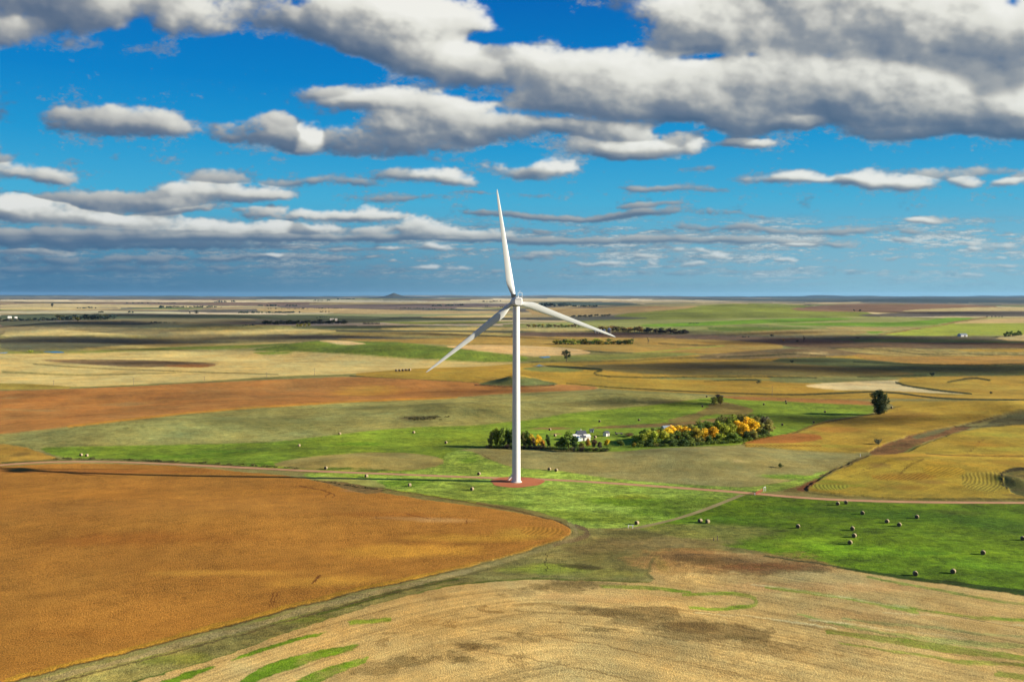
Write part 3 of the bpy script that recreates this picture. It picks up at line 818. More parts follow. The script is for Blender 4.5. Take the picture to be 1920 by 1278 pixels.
line([(0, 1282), (80, 1262), (200, 1231), (333, 1198), (500, 1155), (600, 1129), (723, 1096), (800, 1081), (900, 1059), (1000, 1029), (1064, 1008), (1074, 995), (1066, 985)], [2.6, 3, 2.6, 2.2, 2], (92, 74, 40), rag=.35, f=0, h=0)
for pts, w in (([(512, 1112), (508, 1122), (510, 1138)], 3), ([(519, 1112), (514, 1124), (517, 1138)], 2.5), ([(598, 1078), (590, 1086), (584, 1096)], 4),
               ([(614, 932), (622, 926), (631, 927), (628, 934)], 1.6), ([(560, 912), (600, 918), (628, 926)], 1.4), ([(884, 970), (886, 977), (876, 982)], 1.6), ([(765, 964), (820, 974)], 1.4)):
    line(pts, w, (112, 66, 26), f=1)
ix = field([(972, 990), (1010, 988), (1050, 990), (1060, 998), (1040, 1004), (980, 1002)], (184, 132, 50), rag=.3, rows=.7, f=1, h=.22)
guide(ix, [(1064, 988), (1066, 998), (1050, 1008)], sm=1)
line([(640, 904), (720, 916), (800, 927), (900, 944), (1000, 962), (1050, 976), (1070, 990)], [3, 2, 2, 3, 4], (104, 82, 46), tuft=.4, f=0, h=0)
field([(590, 900), (640, 903), (724, 917), (722, 924), (690, 926), (640, 914)], (132, 108, 66), tuft=.5, f=0, h=0)
# ochre corner on the far left beyond the road
ix = field([(-320, 842), (0, 830), (50, 840), (100, 857), (110, 862), (60, 868), (0, 874), (-320, 880)], (178, 136, 56), grain=.3, streak=.2, var=.15, vper=60, rows=.0)
guide(ix, [(0, 862), (60, 852), (90, 860)])
blob(40, 851, 18, 5, (120, 92, 44), .6, per=12)
line([(0, 868), (60, 864), (105, 861), (200, 861), (330, 868), (460, 876), (600, 886)], [3, 4, 6, 5, 2], (104, 98, 52), tuft=.9)

# broad natural mottling over everything near: damp hollows, thin growth, dry knolls
near_ = np.nonzero((GR < 2600) & (np.abs(np.arctan2(GX, GY)) < .66))[0]
big = tex2(GX[near_], GY[near_], 420, 1); med = tex2(GX[near_] + 210, GY[near_], 130, 1); sml = tex2(GX[near_] + 31, GY[near_] + 7, 46, 1)
gr_ = np.clip(1 + .055 * big + .06 * med + .05 * sml, .6, 1.4)
hue_ = .035 * tex2(GX[near_] + 900, GY[near_], 300, 1) + .03 * tex2(GX[near_] + 500, GY[near_], 70, 1)
cropw = np.where(fid[near_] == 1, .35, 1.0)
gr_ = 1 + (gr_ - 1) * cropw; hue_ = hue_ * cropw
colr[near_] *= gr_[:, None] * np.stack([1 + hue_, np.ones_like(hue_), 1 - hue_ * 1.2], 1)
# tussocky pasture: dark sedge flecks strung along the slope
gg = near_[(fx[near_, 2] > .28)]
n_ = tex2(GX[gg] * .5, GY[gg], 60, 1) + .5 * tex2(GX[gg] * .5, GY[gg], 420, 0)
a_ = (.38 * sstep(1.0, 1.9, n_))[:, None]
colr[gg] = colr[gg] * (1 - a_) + lin((70, 84, 34))[None] * KALB * a_

# ------------------------------------------------------------------ build the sheets
# standing crops rise from their edges
GZ = GZ + lift


def grid_mesh(name, keep_id, mat):
    ii, jj = np.meshgrid(np.arange(NR - 1), np.arange(NA), indexing="ij")
    j2 = (jj + 1) % NA
    q = np.stack([ii * NA + jj, (ii + 1) * NA + jj, (ii + 1) * NA + j2, ii * NA + j2], -1).reshape(-1, 4)
    q = q[:, ::-1]
    f = fid[q[:, 0]]
    q = q[f == keep_id]
    used = np.unique(q)
    remap = np.full(NV, -1, np.int64); remap[used] = np.arange(len(used))
    q = remap[q]
    vs = np.stack([GX[used], GY[used], GZ[used]], 1).astype(np.float32)
    extra = 0
    if keep_id == 0:                       # close the middle under the camera
        c = len(used); vs = np.vstack([vs, [[0, 0, float(height(0.0, 0.0))]]]).astype(np.float32); extra = 1
        tri = np.stack([remap[np.arange(NA)], remap[(np.arange(NA) + 1) % NA], np.full(NA, c)], 1)
        if (tri < 0).any(): tri = tri[(tri >= 0).all(1)]
    else:
        tri = np.zeros((0, 3), np.int64)
    me = bpy.data.meshes.new(name)
    me.vertices.add(len(vs)); me.vertices.foreach_set("co", vs.ravel())
    loops = np.concatenate([q.ravel(), tri.ravel()]).astype(np.int32)
    me.loops.add(len(loops)); me.loops.foreach_set("vertex_index", loops)
    tot = np.concatenate([np.full(len(q), 4), np.full(len(tri), 3)]).astype(np.int32)
    st = np.concatenate([[0], np.cumsum(tot)[:-1]]).astype(np.int32)
    me.polygons.add(len(tot)); me.polygons.foreach_set("loop_start", st); me.polygons.foreach_set("loop_total", tot)
    me.polygons.foreach_set("use_smooth", np.ones(len(tot), bool))
    me.update(calc_edges=True)

    def attr(nm, typ, arr, key, width):
        a = me.attributes.new(nm, typ, "POINT")
        b = arr[used]
        if extra: b = np.vstack([b, b[:1]])
        a.data.foreach_set(key, np.ascontiguousarray(b, np.float32).ravel())
    attr("soil", "FLOAT_COLOR", np.hstack([colr, np.ones((NV, 1), np.float32)]), "color", 4)
    attr("fx", "FLOAT_COLOR", fx, "color", 4)
    attr("flow", "FLOAT_VECTOR", np.hstack([flow, np.zeros((NV, 1), np.float32)]), "vector", 3)
    me.materials.append(mat)
    o = bpy.data.objects.new(name, me)
    return link(o)


def ground_material():
    m, nt, out = newmat("field_soil_and_crop")
    L = nt.links.new
    p = principled(nt, out, .95, 0, .08)
    tc = N(nt, "ShaderNodeTexCoord")
    soil = N(nt, "ShaderNodeAttribute", attribute_name="soil")
    f = N(nt, "ShaderNodeAttribute", attribute_name="fx")
    fl = N(nt, "ShaderNodeAttribute", attribute_name="flow")
    sep = N(nt, "ShaderNodeSeparateColor")
    L(f.outputs["Color"], sep.inputs[0])
    P = tc.outputs["Object"]

    def noise(vec, scale, detail, rough=.6, sx=1, sy=1):
        mp = N(nt, "ShaderNodeMapping"); mp.inputs["Scale"].default_value = (sx, sy, sy)
        L(vec, mp.inputs["Vector"])
        n = N(nt, "ShaderNodeTexNoise", i_Scale=scale, i_Detail=detail, i_Roughness=rough)
        L(mp.outputs[0], n.inputs["Vector"])
        return n.outputs["Fac"]

    def math_(op, a, b=None, c=None):
        n = N(nt, "ShaderNodeMath", operation=op)
        for i, q in enumerate((a, b, c)):
            if q is None: continue
            if isinstance(q, (int, float)): n.inputs[i].default_value = q
            else: L(q, n.inputs[i])
        return n.outputs[0]

    def centred(x, k):                      # (x-.5)*k
        return math_("MULTIPLY", math_("SUBTRACT", x, .5), k)
    g1 = noise(P, 1.9, 3, .8, 1.4, .8)
    g2 = noise(P, .14, 4, .65)
    g3 = noise(P, .018, 4, .6)
    # grain
    grain = math_("ADD", centred(g1, 7.5), math_("ADD", centred(g2, 1.9), centred(g3, 1.6)))
    grain = math_("MULTIPLY", grain, sep.outputs["Red"])
    # streaks along the rows
    s1 = noise(fl.outputs["Vector"], 1.0, 4, .65, .010, .75)
    s2 = noise(fl.outputs["Vector"], 1.0, 3, .6, .004, .10)
    st = math_("MULTIPLY", math_("ADD", centred(s1, 3.2), centred(s2, 2.6)), sep.outputs["Green"])
    # tussocks: dark hollows between lighter clumps of grass, drawn out across the slope
    t1 = noise(P, 1.0, 3, .6, .13, .20)
    t2 = noise(P, 1.0, 3, .65, .40, .55)
    tf = math_("ADD", centred(t1, 4.2), centred(t2, 4.6))
    tf2 = math_("MULTIPLY", tf, sep.outputs["Blue"])
    # drilled rows
    sv = N(nt, "ShaderNodeSeparateXYZ"); L(fl.outputs["Vector"], sv.inputs[0])
    wob = centred(noise(P, .08, 3), 2.5)
    rw = math_("SINE", math_("MULTIPLY", math_("ADD", sv.outputs["Y"], wob), 3.7))
    rws = math_("MULTIPLY", math_("SUBTRACT", math_("MULTIPLY", rw, .48), .2), f.outputs["Alpha"])
    tot = math_("ADD", math_("ADD", grain, st), math_("ADD", math_("MULTIPLY", tf2, .46), rws))
    tot = math_("MAXIMUM", math_("ADD", tot, 1.0), .22)
    sc = N(nt, "ShaderNodeVectorMath", operation="SCALE")
    L(soil.outputs["Color"], sc.inputs[0]); L(tot, sc.inputs["Scale"])
    # drier, yellower tips where the clumps stand proud
    hs = N(nt, "ShaderNodeMix", data_type="RGBA", blend_type="MULTIPLY")
    hs.inputs["B"].default_value = (1.14, 1.04, 1.0, 1)
    L(math_("MULTIPLY", math_("MAXIMUM", tf2, 0.0), .9), hs.inputs["Factor"])
    L(sc.outputs[0], hs.inputs["A"])
    L(hs.outputs["Result"], p.inputs["Base Color"])
    hgt = math_("ADD", math_("MULTIPLY", tf2, .30), math_("ADD", math_("MULTIPLY", grain, .28), math_("MULTIPLY", math_("ADD", st, rws), .15)))
    b = N(nt, "ShaderNodeBump", i_Strength=.42, i_Distance=1.0)
    L(hgt, b.inputs["Height"]); L(b.outputs[0], p.inputs["Normal"])
    return m


M_GROUND = ground_material()
g = grid_mesh("ground", 0, M_GROUND); tag(g, "rolling autumn farmland of pasture, meadow and stubble reaching the horizon", "ground", kind="structure")
g = grid_mesh("crop_field", 1, M_GROUND); tag(g, "rust brown ripe crop standing in the big field at lower left", "crop", kind="stuff")
g = grid_mesh("crop_field", 2, M_GROUND); tag(g, "reddish brown crop strip in the middle distance left of the turbine", "crop", kind="stuff")
g = grid_mesh("crop_field", 3, M_GROUND); tag(g, "ochre yellow soybean crop on the slopes at right", "crop", kind="stuff")
# ------------------------------------------------------------------ sky: clouds painted here, sunlit and shaded sides included, shown by the world shader
AZM = math.radians(42.0)
TMAX = 0.36
SW, SH = 2000, 600
_az = np.linspace(-AZM, AZM, SW)[None, :] * np.ones((SH, 1))
_te = ((np.arange(SH) + .5) / SH * TMAX)[:, None] * np.ones((1, SW))
cp_, sp_ = math.cos(PITCH), math.sin(PITCH)
_f = np.cos(_az) * cp_ - _te * sp_
PU = (960 + FPX * np.sin(_az) / _f).astype(np.float32)
PV = (639 - FPX * (np.cos(_az) * sp_ + _te * cp_) / _f).astype(np.float32)
PXS = FPX * (2 * AZM) / SW                 # photo pixels per sky texel (about)

# each cloud: direction of its centre and half size (given in photo pixels), strength, brightness
CLOUDS = [
    # upper left, soft and grey
    (60, 10, 150, 40, .8, .62), (190, 30, 110, 50, .95, .66), (150, -20, 140, 40, 1., .7), (30, 70, 75, 34, .85, .7), (150, 92, 44, 14, .5, .35), (285, 95, 60, 18, .40, .25),
    (380, 38, 78, 50, 1.0, .82), (330, 10, 60, 30, .7, .7), (470, 30, 60, 34, .75, .45), (300, 100, 30, 14, .4, .2), (440, -20, 120, 30, .8, .6),
    # long bank across the top centre
    (560, 48, 90, 34, .85, .55), (650, 55, 110, 48, 1., .80), (760, 50, 130, 60, 1.15, .95), (880, 40, 90, 46, 1., .85), (800, 110, 110, 50, 1.15, .84), (720, 95, 90, 30, .9, .72), (900, 130, 80, 34, .9, .62), (690, 16, 120, 24, .9, .85),
    (1040, 70, 56, 20, .6, .5), (960, 100, 60, 20, .55, .4),
    # the great bank to the right
    (1010, 125, 70, 40, 1., .9), (1080, 150, 110, 56, 1.2, .78), (1180, 160, 120, 60, 1.2, .85), (1300, 165, 130, 56, 1.2, .8), (1230, 200, 200, 34, 1.1, .52), (1100, 200, 140, 30, 1., .5),
    (1300, 50, 80, 56, 1.1, .85), (1400, 60, 120, 66, 1.2, .82), (1540, 60, 140, 80, 1.2, .86), (1700, 50, 150, 76, 1.2, .9), (1840, 60, 110, 70, 1.1, .8), (1480, 10, 200, 40, 1.1, .8), (1720, 0, 180, 40, 1.1, .9),
    (1440, 150, 140, 60, 1.2, .84), (1580, 140, 120, 60, 1.2, .86), (1700, 170, 140, 50, 1.2, .95), (1560, 190, 200, 40, 1.1, .5), (1400, 225, 150, 34, 1., .55), (1500, 236, 70, 16, .95, .95), (1790, 130, 110, 46, 1.0, .30), (1860, 160, 80, 34, 1.0, .3),
    (1760, 215, 200, 34, 1.1, .62), (1900, 200, 120, 50, 1.2, .85), (1900, 240, 130, 20, 1.0, .75), (1700, 250, 150, 14, .9, .5), (1960, 90, 110, 80, 1.1, .8),
    (1370, 264, 56, 9, .8, .8), (1440, 272, 50, 8, .85, .85),
    # second storey
    (700, 190, 110, 26, 1., .78), (620, 170, 60, 18, .75, .5), (800, 200, 110, 26, .9, .7), (900, 225, 110, 34, 1., .72), (980, 245, 80, 24, .9, .62), (740, 245, 100, 34, 1., .66), (800, 275, 80, 24, .95, .52), (700, 285, 100, 18, .9, .30), (880, 255, 60, 24, .8, .7), (840, 300, 40, 8, .5, .35),
    (568, 262, 36, 32, 1.2, 1.15), (520, 262, 50, 26, .9, .35), (460, 245, 70, 34, .8, .48), (500, 222, 30, 22, .7, .45), (410, 255, 50, 18, .6, .4), (620, 262, 50, 24, .9, .3),
    (230, 235, 110, 30, .85, .46), (180, 222, 60, 20, .8, .4), (300, 245, 50, 22, .75, .58), (120, 245, 26, 12, .4, .3),
    (1060, 230, 70, 24, .85, .6), (1130, 245, 80, 26, .95, .72), (1120, 278, 110, 18, 1., .92), (1190, 280, 80, 22, 1.05, .98), (1240, 262, 60, 20, .8, .5), (1285, 274, 32, 20, .95, .95), (1190, 292, 70, 12, .9, .8),
    (1035, 318, 40, 26, 1.15, 1.1), (1000, 320, 34, 16, .8, .6), (935, 310, 40, 16, .85, .85), (965, 325, 34, 12, .7, .55),
    # scattered, left
    (50, 325, 95, 20, .95, .70), (20, 298, 40, 20, .8, .35), (110, 335, 50, 14, .8, .55), (135, 302, 32, 9, .55, .22), (78, 290, 10, 6, .4, .2), (222, 292, 16, 10, .5, .22), (290, 300, 32, 10, .5, .22), (400, 285, 46, 12, .5, .3), (435, 306, 26, 12, .45, .22), (330, 290, 20, 6, .3, .2),
    (385, 325, 50, 18, .85, .5), (430, 336, 60, 12, .8, .4), (590, 340, 70, 12, .7, .35), (520, 344, 50, 8, .6, .35), (680, 346, 46, 10, .6, .3), (700, 330, 40, 12, .5, .3), (310, 352, 40, 10, .75, .8),
    (200, 370, 120, 20, 1., .40), (280, 382, 110, 16, .9, .6), (360, 358, 60, 22, 1., .85), (440, 366, 90, 22, 1., .78), (500, 370, 60, 14, .9, .68), (370, 396, 120, 9, .9, .75), (100, 372, 40, 8, .6, .3),
    (830, 330, 54, 18, 1.1, 1.0), (860, 345, 50, 9, .8, .7), (765, 330, 44, 18, .75, .5), (740, 374, 66, 9, .85, .30), (905, 364, 40, 4, .4, .3), (1010, 363, 30, 5, .5, .28), (870, 364, 30, 5, .4, .28),
    (590, 400, 50, 13, 1., .85), (650, 402, 60, 10, .95, .7), (700, 398, 50, 14, 1., .95), (740, 406, 30, 6, .8, .75), (490, 405, 50, 11, .8, .55),
    (30, 395, 60, 22, 1.2, 1.1), (90, 402, 90, 22, 1.2, 1.05), (200, 412, 90, 16, 1.15, 1.0), (290, 420, 50, 16, 1.1, .85), (-80, 400, 100, 26, 1.2, 1.),
    (365, 426, 36, 14, 1.1, 1.0), (440, 430, 70, 12, 1., .9), (500, 430, 50, 12, 1.05, .95), (600, 424, 44, 12, 1., .95), (560, 430, 40, 12, .9, .4), (690, 430, 70, 12, .9, .65), (770, 425, 34, 18, 1., .8), (820, 436, 50, 12, .95, .72), (900, 440, 60, 10, .9, .65),
    (120, 438, 260, 12, 1.2, .36), (340, 446, 240, 9, 1.1, .42), (60, 452, 200, 10, 1.1, .26), (600, 446, 260, 8, 1., .40), (850, 450, 120, 5, .9, .55),
    (80, 472, 60, 8, 1.0, .85), (20, 474, 60, 6, .9, .75), (300, 462, 300, 9, 1., .22), (740, 466, 40, 6, 1.0, 1.0), (820, 466, 36, 8, 1.05, 1.05), (640, 466, 60, 4, .8, .5), (560, 464, 40, 3, .8, .8), (160, 490, 260, 9, 1., .22), (480, 484, 240, 6, .85, .30), (515, 481, 30, 4.5, 1., .95), (880, 466, 30, 4, .8, .7),
    (60, 508, 200, 8, .8, .22), (300, 505, 260, 8, .7, .22), (800, 502, 24, 5.5, 1., .95), (856, 503, 28, 6, 1., .9), (745, 492, 20, 3, .8, .7), (690, 484, 18, 3, .6, .6), (600, 500, 200, 4, .55, .30), (540, 526, 60, 3, .5, .35), (60, 530, 300, 8, .5, .2), (940, 510, 26, 6, .6, .5),
    # scattered, right
    (1310, 318, 52, 10, .75, .30), (1160, 352, 30, 5, .5, .28), (1250, 354, 90, 9, .8, .32), (1340, 360, 50, 5, .6, .3), (1420, 338, 34, 12, .75, .5), (1390, 340, 30, 6, .4, .4), (1510, 335, 50, 16, 1.1, .98), (1470, 338, 30, 10, .7, .6),
    (1640, 336, 60, 26, 1.2, 1.05), (1700, 344, 50, 18, 1.1, 1.0), (1590, 340, 36, 14, .8, .5), (1760, 325, 60, 14, .7, .5), (1805, 342, 34, 12, .95, .85), (1850, 320, 60, 10, .7, .5), (1892, 341, 40, 8, .9, .85), (1920, 330, 40, 12, .6, .5),
    (1230, 386, 90, 6, .75, .26), (1050, 405, 130, 8, .85, .24), (1200, 402, 120, 9, .85, .25), (960, 404, 70, 7, .8, .24), (1330, 402, 60, 6, .6, .28), (1440, 404, 50, 5, .5, .3), (1290, 395, 60, 5, .5, .3),
    (1350, 428, 120, 7, .8, .28), (1500, 432, 140, 8, .7, .34), (1640, 436, 140, 8, .6, .4), (1000, 432, 60, 8, .65, .25), (1120, 432, 60, 5, .5, .25), (1000, 452, 100, 9, .9, .25), (1160, 452, 130, 9, .8, .30), (1300, 450, 150, 8, .75, .34), (1460, 452, 120, 8, .7, .42),
    (1730, 417, 50, 6, .85, .8), (1780, 414, 60, 7, .6, .5), (1860, 414, 30, 8, .5, .4), (1600, 424, 30, 3, .5, .4), (1540, 422, 40, 4, .5, .35),
    (1490, 458, 42, 6, 1.0, .95), (1580, 460, 60, 6, .7, .45), (1690, 452, 30, 5, .7, .65), (1830, 455, 24, 7, .8, .75), (1870, 463, 30, 8, .75, .7), (1830, 466, 16, 6, .9, .9), (1760, 466, 50, 4, .6, .6), (1040, 476, 80, 7, .8, .6), (1000, 486, 60, 6, .7, .5),
    (1290, 470, 50, 7, .9, .9), (1355, 482, 24, 12, .95, 1.05), (1150, 492, 30, 6, .95, .9), (1228, 495, 13, 7, 1.1, 1.1), (1220, 484, 60, 6, .8, .7), (1310, 496, 40, 5, .8, .8), (1400, 470, 60, 5, .6, .5), (1470, 490, 26, 5, .9, .9), (1100, 495, 50, 5, .8, .7), (1180, 474, 40, 4, .6, .5),
    (1560, 490, 30, 4, .7, .7), (1680, 486, 40, 4, .6, .6), (1750, 496, 22, 3, .9, .95), (1860, 497, 60, 4, .9, .85), (1820, 516, 26, 5, .85, .85), (1870, 482, 20, 4, .9, .9), (1660, 515, 14, 3, .8, .8), (1420, 516, 14, 3, .9, .9), (1180, 528, 40, 3, .7, .6), (1600, 510, 260, 5, .45, .4), (1240, 512, 220, 6, .5, .4), (1075, 540, 8, 2, .8, .8), (1500, 530, 200, 4, .35, .4),
    # beyond the picture
    (2200, 80, 200, 80, 1.1, .8), (2350, 330, 160, 24, .9, .8), (-250, 240, 160, 30, .9, .5), (-300, 60, 160, 60, 1., .7), (-260, 440, 200, 16, 1.1, .5), (2200, 440, 240, 10, .7, .5), (2150, 210, 130, 36, 1., .8),
]
HOLES = [(1010, 215, 110, 12, .8), (1250, 232, 60, 8, .7), (930, 190, 60, 9, .5), (1560, 108, 50, 8, .6), (1760, 100, 30, 12, .5), (600, 120, 60, 20, .5), (240, 80, 50, 14, .5), (850, 285, 30, 20, .5), (640, 225, 50, 16, .5), (400, 200, 60, 20, .5), (350, 262, 16, 26, .5), (500, 195, 40, 18, .4), (960, 285, 60, 12, .4), (1010, 205, 60, 9, .3), (760, 150, 60, 14, .25), (620, 140, 60, 14, .5), (860, 180, 60, 10, .35), (1330, 250, 22, 14, .6), (1180, 240, 30, 8, .3), (230, 350, 60, 10, .35), (400, 405, 60, 7, .5), (560, 380, 60, 10, .5), (1130, 55, 80, 34, 1.), (1000, 30, 40, 40, .8), (1310, 112, 56, 8, .8), (1400, 116, 26, 8, .6), (1120, 222, 110, 8, .6), (1650, 112, 30, 8, .5), (270, 62, 22, 24, .7), (930, 66, 46, 12, .8), (470, 100, 110, 22, .6), (1905, 6, 30, 18, .7), (640, 128, 90, 22, .4), (1290, 228, 40, 10, .5), (60, 36, 26, 14, .3), (560, 10, 60, 14, .3), (1700, 95, 40, 14, .25)]


def shift(a, dx, dy):
    """a read dx texels to the right and dy texels up"""
    i0, i1 = int(math.floor(dx)), int(math.floor(dy))
    def rd(ix, iy):
        return np.roll(np.roll(a, -ix, 1), -iy, 0)
    fx_, fy_ = dx - i0, dy - i1
    return (rd(i0, i1) * (1 - fx_) + rd(i0 + 1, i1) * fx_) * (1 - fy_) + (rd(i0, i1 + 1) * (1 - fx_) + rd(i0 + 1, i1 + 1) * fx_) * fy_


def blur(a, r):
    """box blur, twice, of radius r texels"""
    for _ in range(2):
        for ax in (0, 1):
            k = 2 * r + 1
            p_ = np.pad(a, [(r + 1, r) if q == ax else (0, 0) for q in (0, 1)], mode="edge")
            c_ = np.cumsum(p_, axis=ax, dtype=np.float64)
            a = ((c_[k:] - c_[:-k]) / k if ax == 0 else (c_[:, k:] - c_[:, :-k]) / k).astype(np.float32)
    return a


def banded(which, base, asp0, asp1, seed):
    """noise whose grain shrinks and flattens towards the skyline"""
    te = np.maximum(_te, .004)
    lv = np.log2(.34 / (te + .030)) * 1.25          # 0 high up, about 4 at the skyline
    out = np.zeros_like(PU); 
    for j in range(0, 6):
        w = np.clip(1 - np.abs(lv - j), 0, 1).astype(np.float32)
        if j == 0: w = np.where(lv < 0, 1, w)
        rows = np.nonzero(w[:, 0] > 0)[0]
        if len(rows) == 0: continue
        r0, r1 = rows[0], rows[-1] + 1
        per = base / 2 ** (j / 1.25)
        asp = asp0 + (asp1 - asp0) * j / 4
        out[r0:r1] += w[r0:r1] * tex2(PU[r0:r1] + 611 * j + seed, (PV[r0:r1] + 97 * j + seed) * asp, per, which) / 1.0
    return out


def paint_sky():
    wob_u = 26 * banded(2, 1300, 1.3, 2.0, 40); wob_v = 13 * banded(2, 1300, 1.3, 2.0, 900)
    k_ = np.clip((_te + .03) / .30, .12, 1.0)
    U = PU + wob_u * k_; V = PV + wob_v * k_ * .7
    F = np.zeros_like(PU); M = np.zeros_like(PU); BR = np.zeros_like(PU); WS = np.full_like(PU, 1e-4)
    for u, v, ru, rv, k, b in CLOUDS:
        ru *= 1.12; rv *= 1.0 if v > 205 else 1.1
        du = (ru * 1.6 + 40); 
        i0 = np.searchsorted(PU[0], u - du - 60); i1 = np.searchsorted(PU[0], u + du + 60)
        if i1 <= i0: continue
        vv = -PV[:, SW // 2]
        j0 = np.searchsorted(vv, -(v + rv * 1.6 + 60)); j1 = np.searchsorted(vv, -(v - rv * 1.6 - 60))
        if j1 <= j0: continue
        s_ = (slice(j0, j1), slice(i0, i1))
        dv = V[s_] - v
        rv_ = np.where(dv > 0, rv * .88, rv * 1.1)           # flatter below, rounder above
        q = ((U[s_] - u) / ru) ** 2 + (dv / rv_) ** 2
        f = k * np.exp(-1.15 * q ** 1.25)
        F[s_] = np.sqrt(F[s_] ** 2 + f ** 2) if False else F[s_] + f - F[s_] * f * .62
        M[s_] = np.maximum(M[s_], k * np.sqrt(np.clip(1 - .62 * q, 0, 1)))
        w = f ** 6 * 3
        BR[s_] += w * (b + .24 * np.clip(-dv / rv, -1.1, 1.1) * (.4 + .6 * b) + .05 * np.clip((U[s_] - u) / ru, -1, 1)); WS[s_] += w
    for u, v, ru, rv, k in HOLES:
        F -= k * np.exp(-(((U - u) / ru) ** 2 + ((V - v) / rv) ** 2) * 1.1)
    BR = BR / WS
    n1 = banded(0, 900, 1.5, 2.6, 0)
    n2 = banded(1, 520, 1.4, 2.4, 300)
    n3 = banded(1, 190, 1.2, 1.8, 700)
    D = F * 1.12 - .565 - .03 * sstep(190, 215, PV) + .18 * n1 + .15 * n2 + .085 * n3
    soft_ = .9 + .5 * n1
    T = np.clip(M * .70 + D * .30 + .07 * n2 + .03 * n1 - .05, 0, None) * sstep(-.1, .15, D)
    T = T.astype(np.float32)
    a = 1 - np.exp(-np.clip(D + .14, 0, None) ** 1.8 * 9.0)
    a = blur(a, 1)
    # ragged half-transparent fringes and shreds
    n4 = banded(1, 330, 1.7, 3.2, 1500)
    fr = F * .98 - .33 + .27 * n4 + .14 * n2
    fr = 1 - np.exp(-np.clip(fr, 0, None) * 3.2)
    # thin layers low over the plain
    bd = sstep(395, 445, PV) * sstep(556, 525, PV)
    n5 = tex2(PU + 90, PV * 7.5, 760, 1); n6 = tex2(PU + 300, PV * 9, 300, 1)
    ly = bd * np.clip(.22 * n5 + .17 * n6 + .07 + .06 * sstep(1000, 300, PU), 0, 1)
    ly = 1 - np.exp(-ly * 5.0)
    # light: sun to the right and a little up; scales follow the clouds' apparent size
    sc = np.clip((_te + .03) / .30, .15, 1.1).astype(np.float32)
    Lsum = np.zeros_like(T)
    T3 = blur(T, 2)
    for (d, w) in ((2.2, .55), (6, .9), (16, 1.7), (36, 1.5)):
        # near rows use the full step, rows by the skyline a quarter of it
        A_ = T3 if d < 10 else blur(T, int(d / 4))
        s1 = shift(A_, d, d * .55); s0 = shift(A_, d * .25, d * .18)
        m_ = sc
        Lsum += w * (T3 * 0 + A_ - (s1 * m_ + s0 * (1 - m_))) 
    up = np.zeros_like(T)
    for (d, w) in ((5, .9), (14, 1.0), (30, 1.0)):
        A_ = blur(T, max(1, int(d / 5)))
        lo = shift(A_, 0, -d) * sc + shift(A_, 0, -d * .25) * (1 - sc)
        hi = shift(A_, 0, d) * sc + shift(A_, 0, d * .25) * (1 - sc)
        up += w * (lo - hi)
    lum = .64 + .46 * Lsum + .20 * up - .10 * np.clip(T - .35, 0, 1) + .03 * n2 + .02 * n3
    lum = np.where(lum > .85, .85 + (lum - .85) * .45, lum); lum = np.where(lum < .4, .4 + (lum - .4) * .55, lum)
    lum = lum * (.30 + .76 * BR) + .20 * (BR - .5)
    lum = np.clip(lum, 0, 1.15)
    x = [0.0, .20, .40, .62, .92, 1.15]
    cs = np.array([lin(c) for c in ((72, 94, 124), (100, 114, 136), (142, 147, 154), (186, 185, 180), (230, 228, 218), (246, 244, 236))])
    col = np.stack([np.interp(lum, x, cs[:, k]) for k in range(3)], -1)
    thin = np.maximum(fr * .66, ly * .86)
    tl = np.clip(.30 + .10 * n4 + .10 * (BR - .5) + ly * (.10 + .26 * np.clip(n6, 0, 2) * (.35 + .65 * sstep(200, 1300, PU))) + .22 * sstep(-.1, .5, _az) * bd, .12, .9)
    tcol = np.stack([np.interp(tl, x, cs[:, k]) for k in range(3)], -1)
    tot = a + (1 - a) * thin
    col = (col * a[..., None] + tcol * ((1 - a) * thin)[..., None]) / np.maximum(tot, 1e-4)[..., None]
    a = tot
    # far cloud sinks into the air
    hz = (1 - np.exp(-.021 / np.maximum(_te, .002)))[..., None] * .95
    mixl = sstep(-.55, .5, _az)[..., None]
    air = lin((66, 124, 162)) * (1 - mixl) + lin((120, 172, 198)) * mixl
    col = col * (1 - hz) + air * hz
    a = a * (1 - .5 * np.exp(-_te / .012))
    return (col * a[..., None] / 2 ** 1.35).astype(np.float32), a.astype(np.float32)


cloudL, cloudA = paint_sky()
# thin high veil and blue-grey murk low on the left, as the sky shows there
img = bpy.data.images.new("cloud_layer", SW, SH, alpha=True, float_buffer=True)
px = np.zeros((SH, SW, 4), np.float32)
px[..., :3] = cloudL
px[..., 3] = cloudA
img.alpha_mode = "CHANNEL_PACKED"
img.colorspace_settings.name = "Non-Color"
img.pixels.foreach_set(px.ravel())
img.update()

W = bpy.data.worlds.new("World")
SC.world = W
W.use_nodes = True
nt = W.node_tree
nt.nodes.clear()
Lk = nt.links.new
wo = nt.nodes.new("ShaderNodeOutputWorld")
bg = nt.nodes.new("ShaderNodeBackground"); bg.inputs["Strength"].default_value = 1.0
Lk(bg.outputs[0], wo.inputs["Surface"])
sky = nt.nodes.new("ShaderNodeTexSky")
sky.sky_type = "NISHITA"; sky.sun_disc = False
sky.sun_elevation = SUN_EL
sky.sun_rotation = math.atan2(SUN_DIR[0], SUN_DIR[1])
sky.altitude = 600; sky.air_density = 1.0; sky.dust_density = .6; sky.ozone_density = 2.2
tc = nt.nodes.new("ShaderNodeTexCoord")


def wm(op, a, b=None, c=None, clamp=False):
    n = nt.nodes.new("ShaderNodeMath"); n.operation = op; n.use_clamp = clamp
    for i, q in enumerate((a, b, c)):
        if q is None: continue
        if isinstance(q, (int, float)): n.inputs[i].default_value = q
        else: Lk(q, n.inputs[i])
    return n.outputs[0]


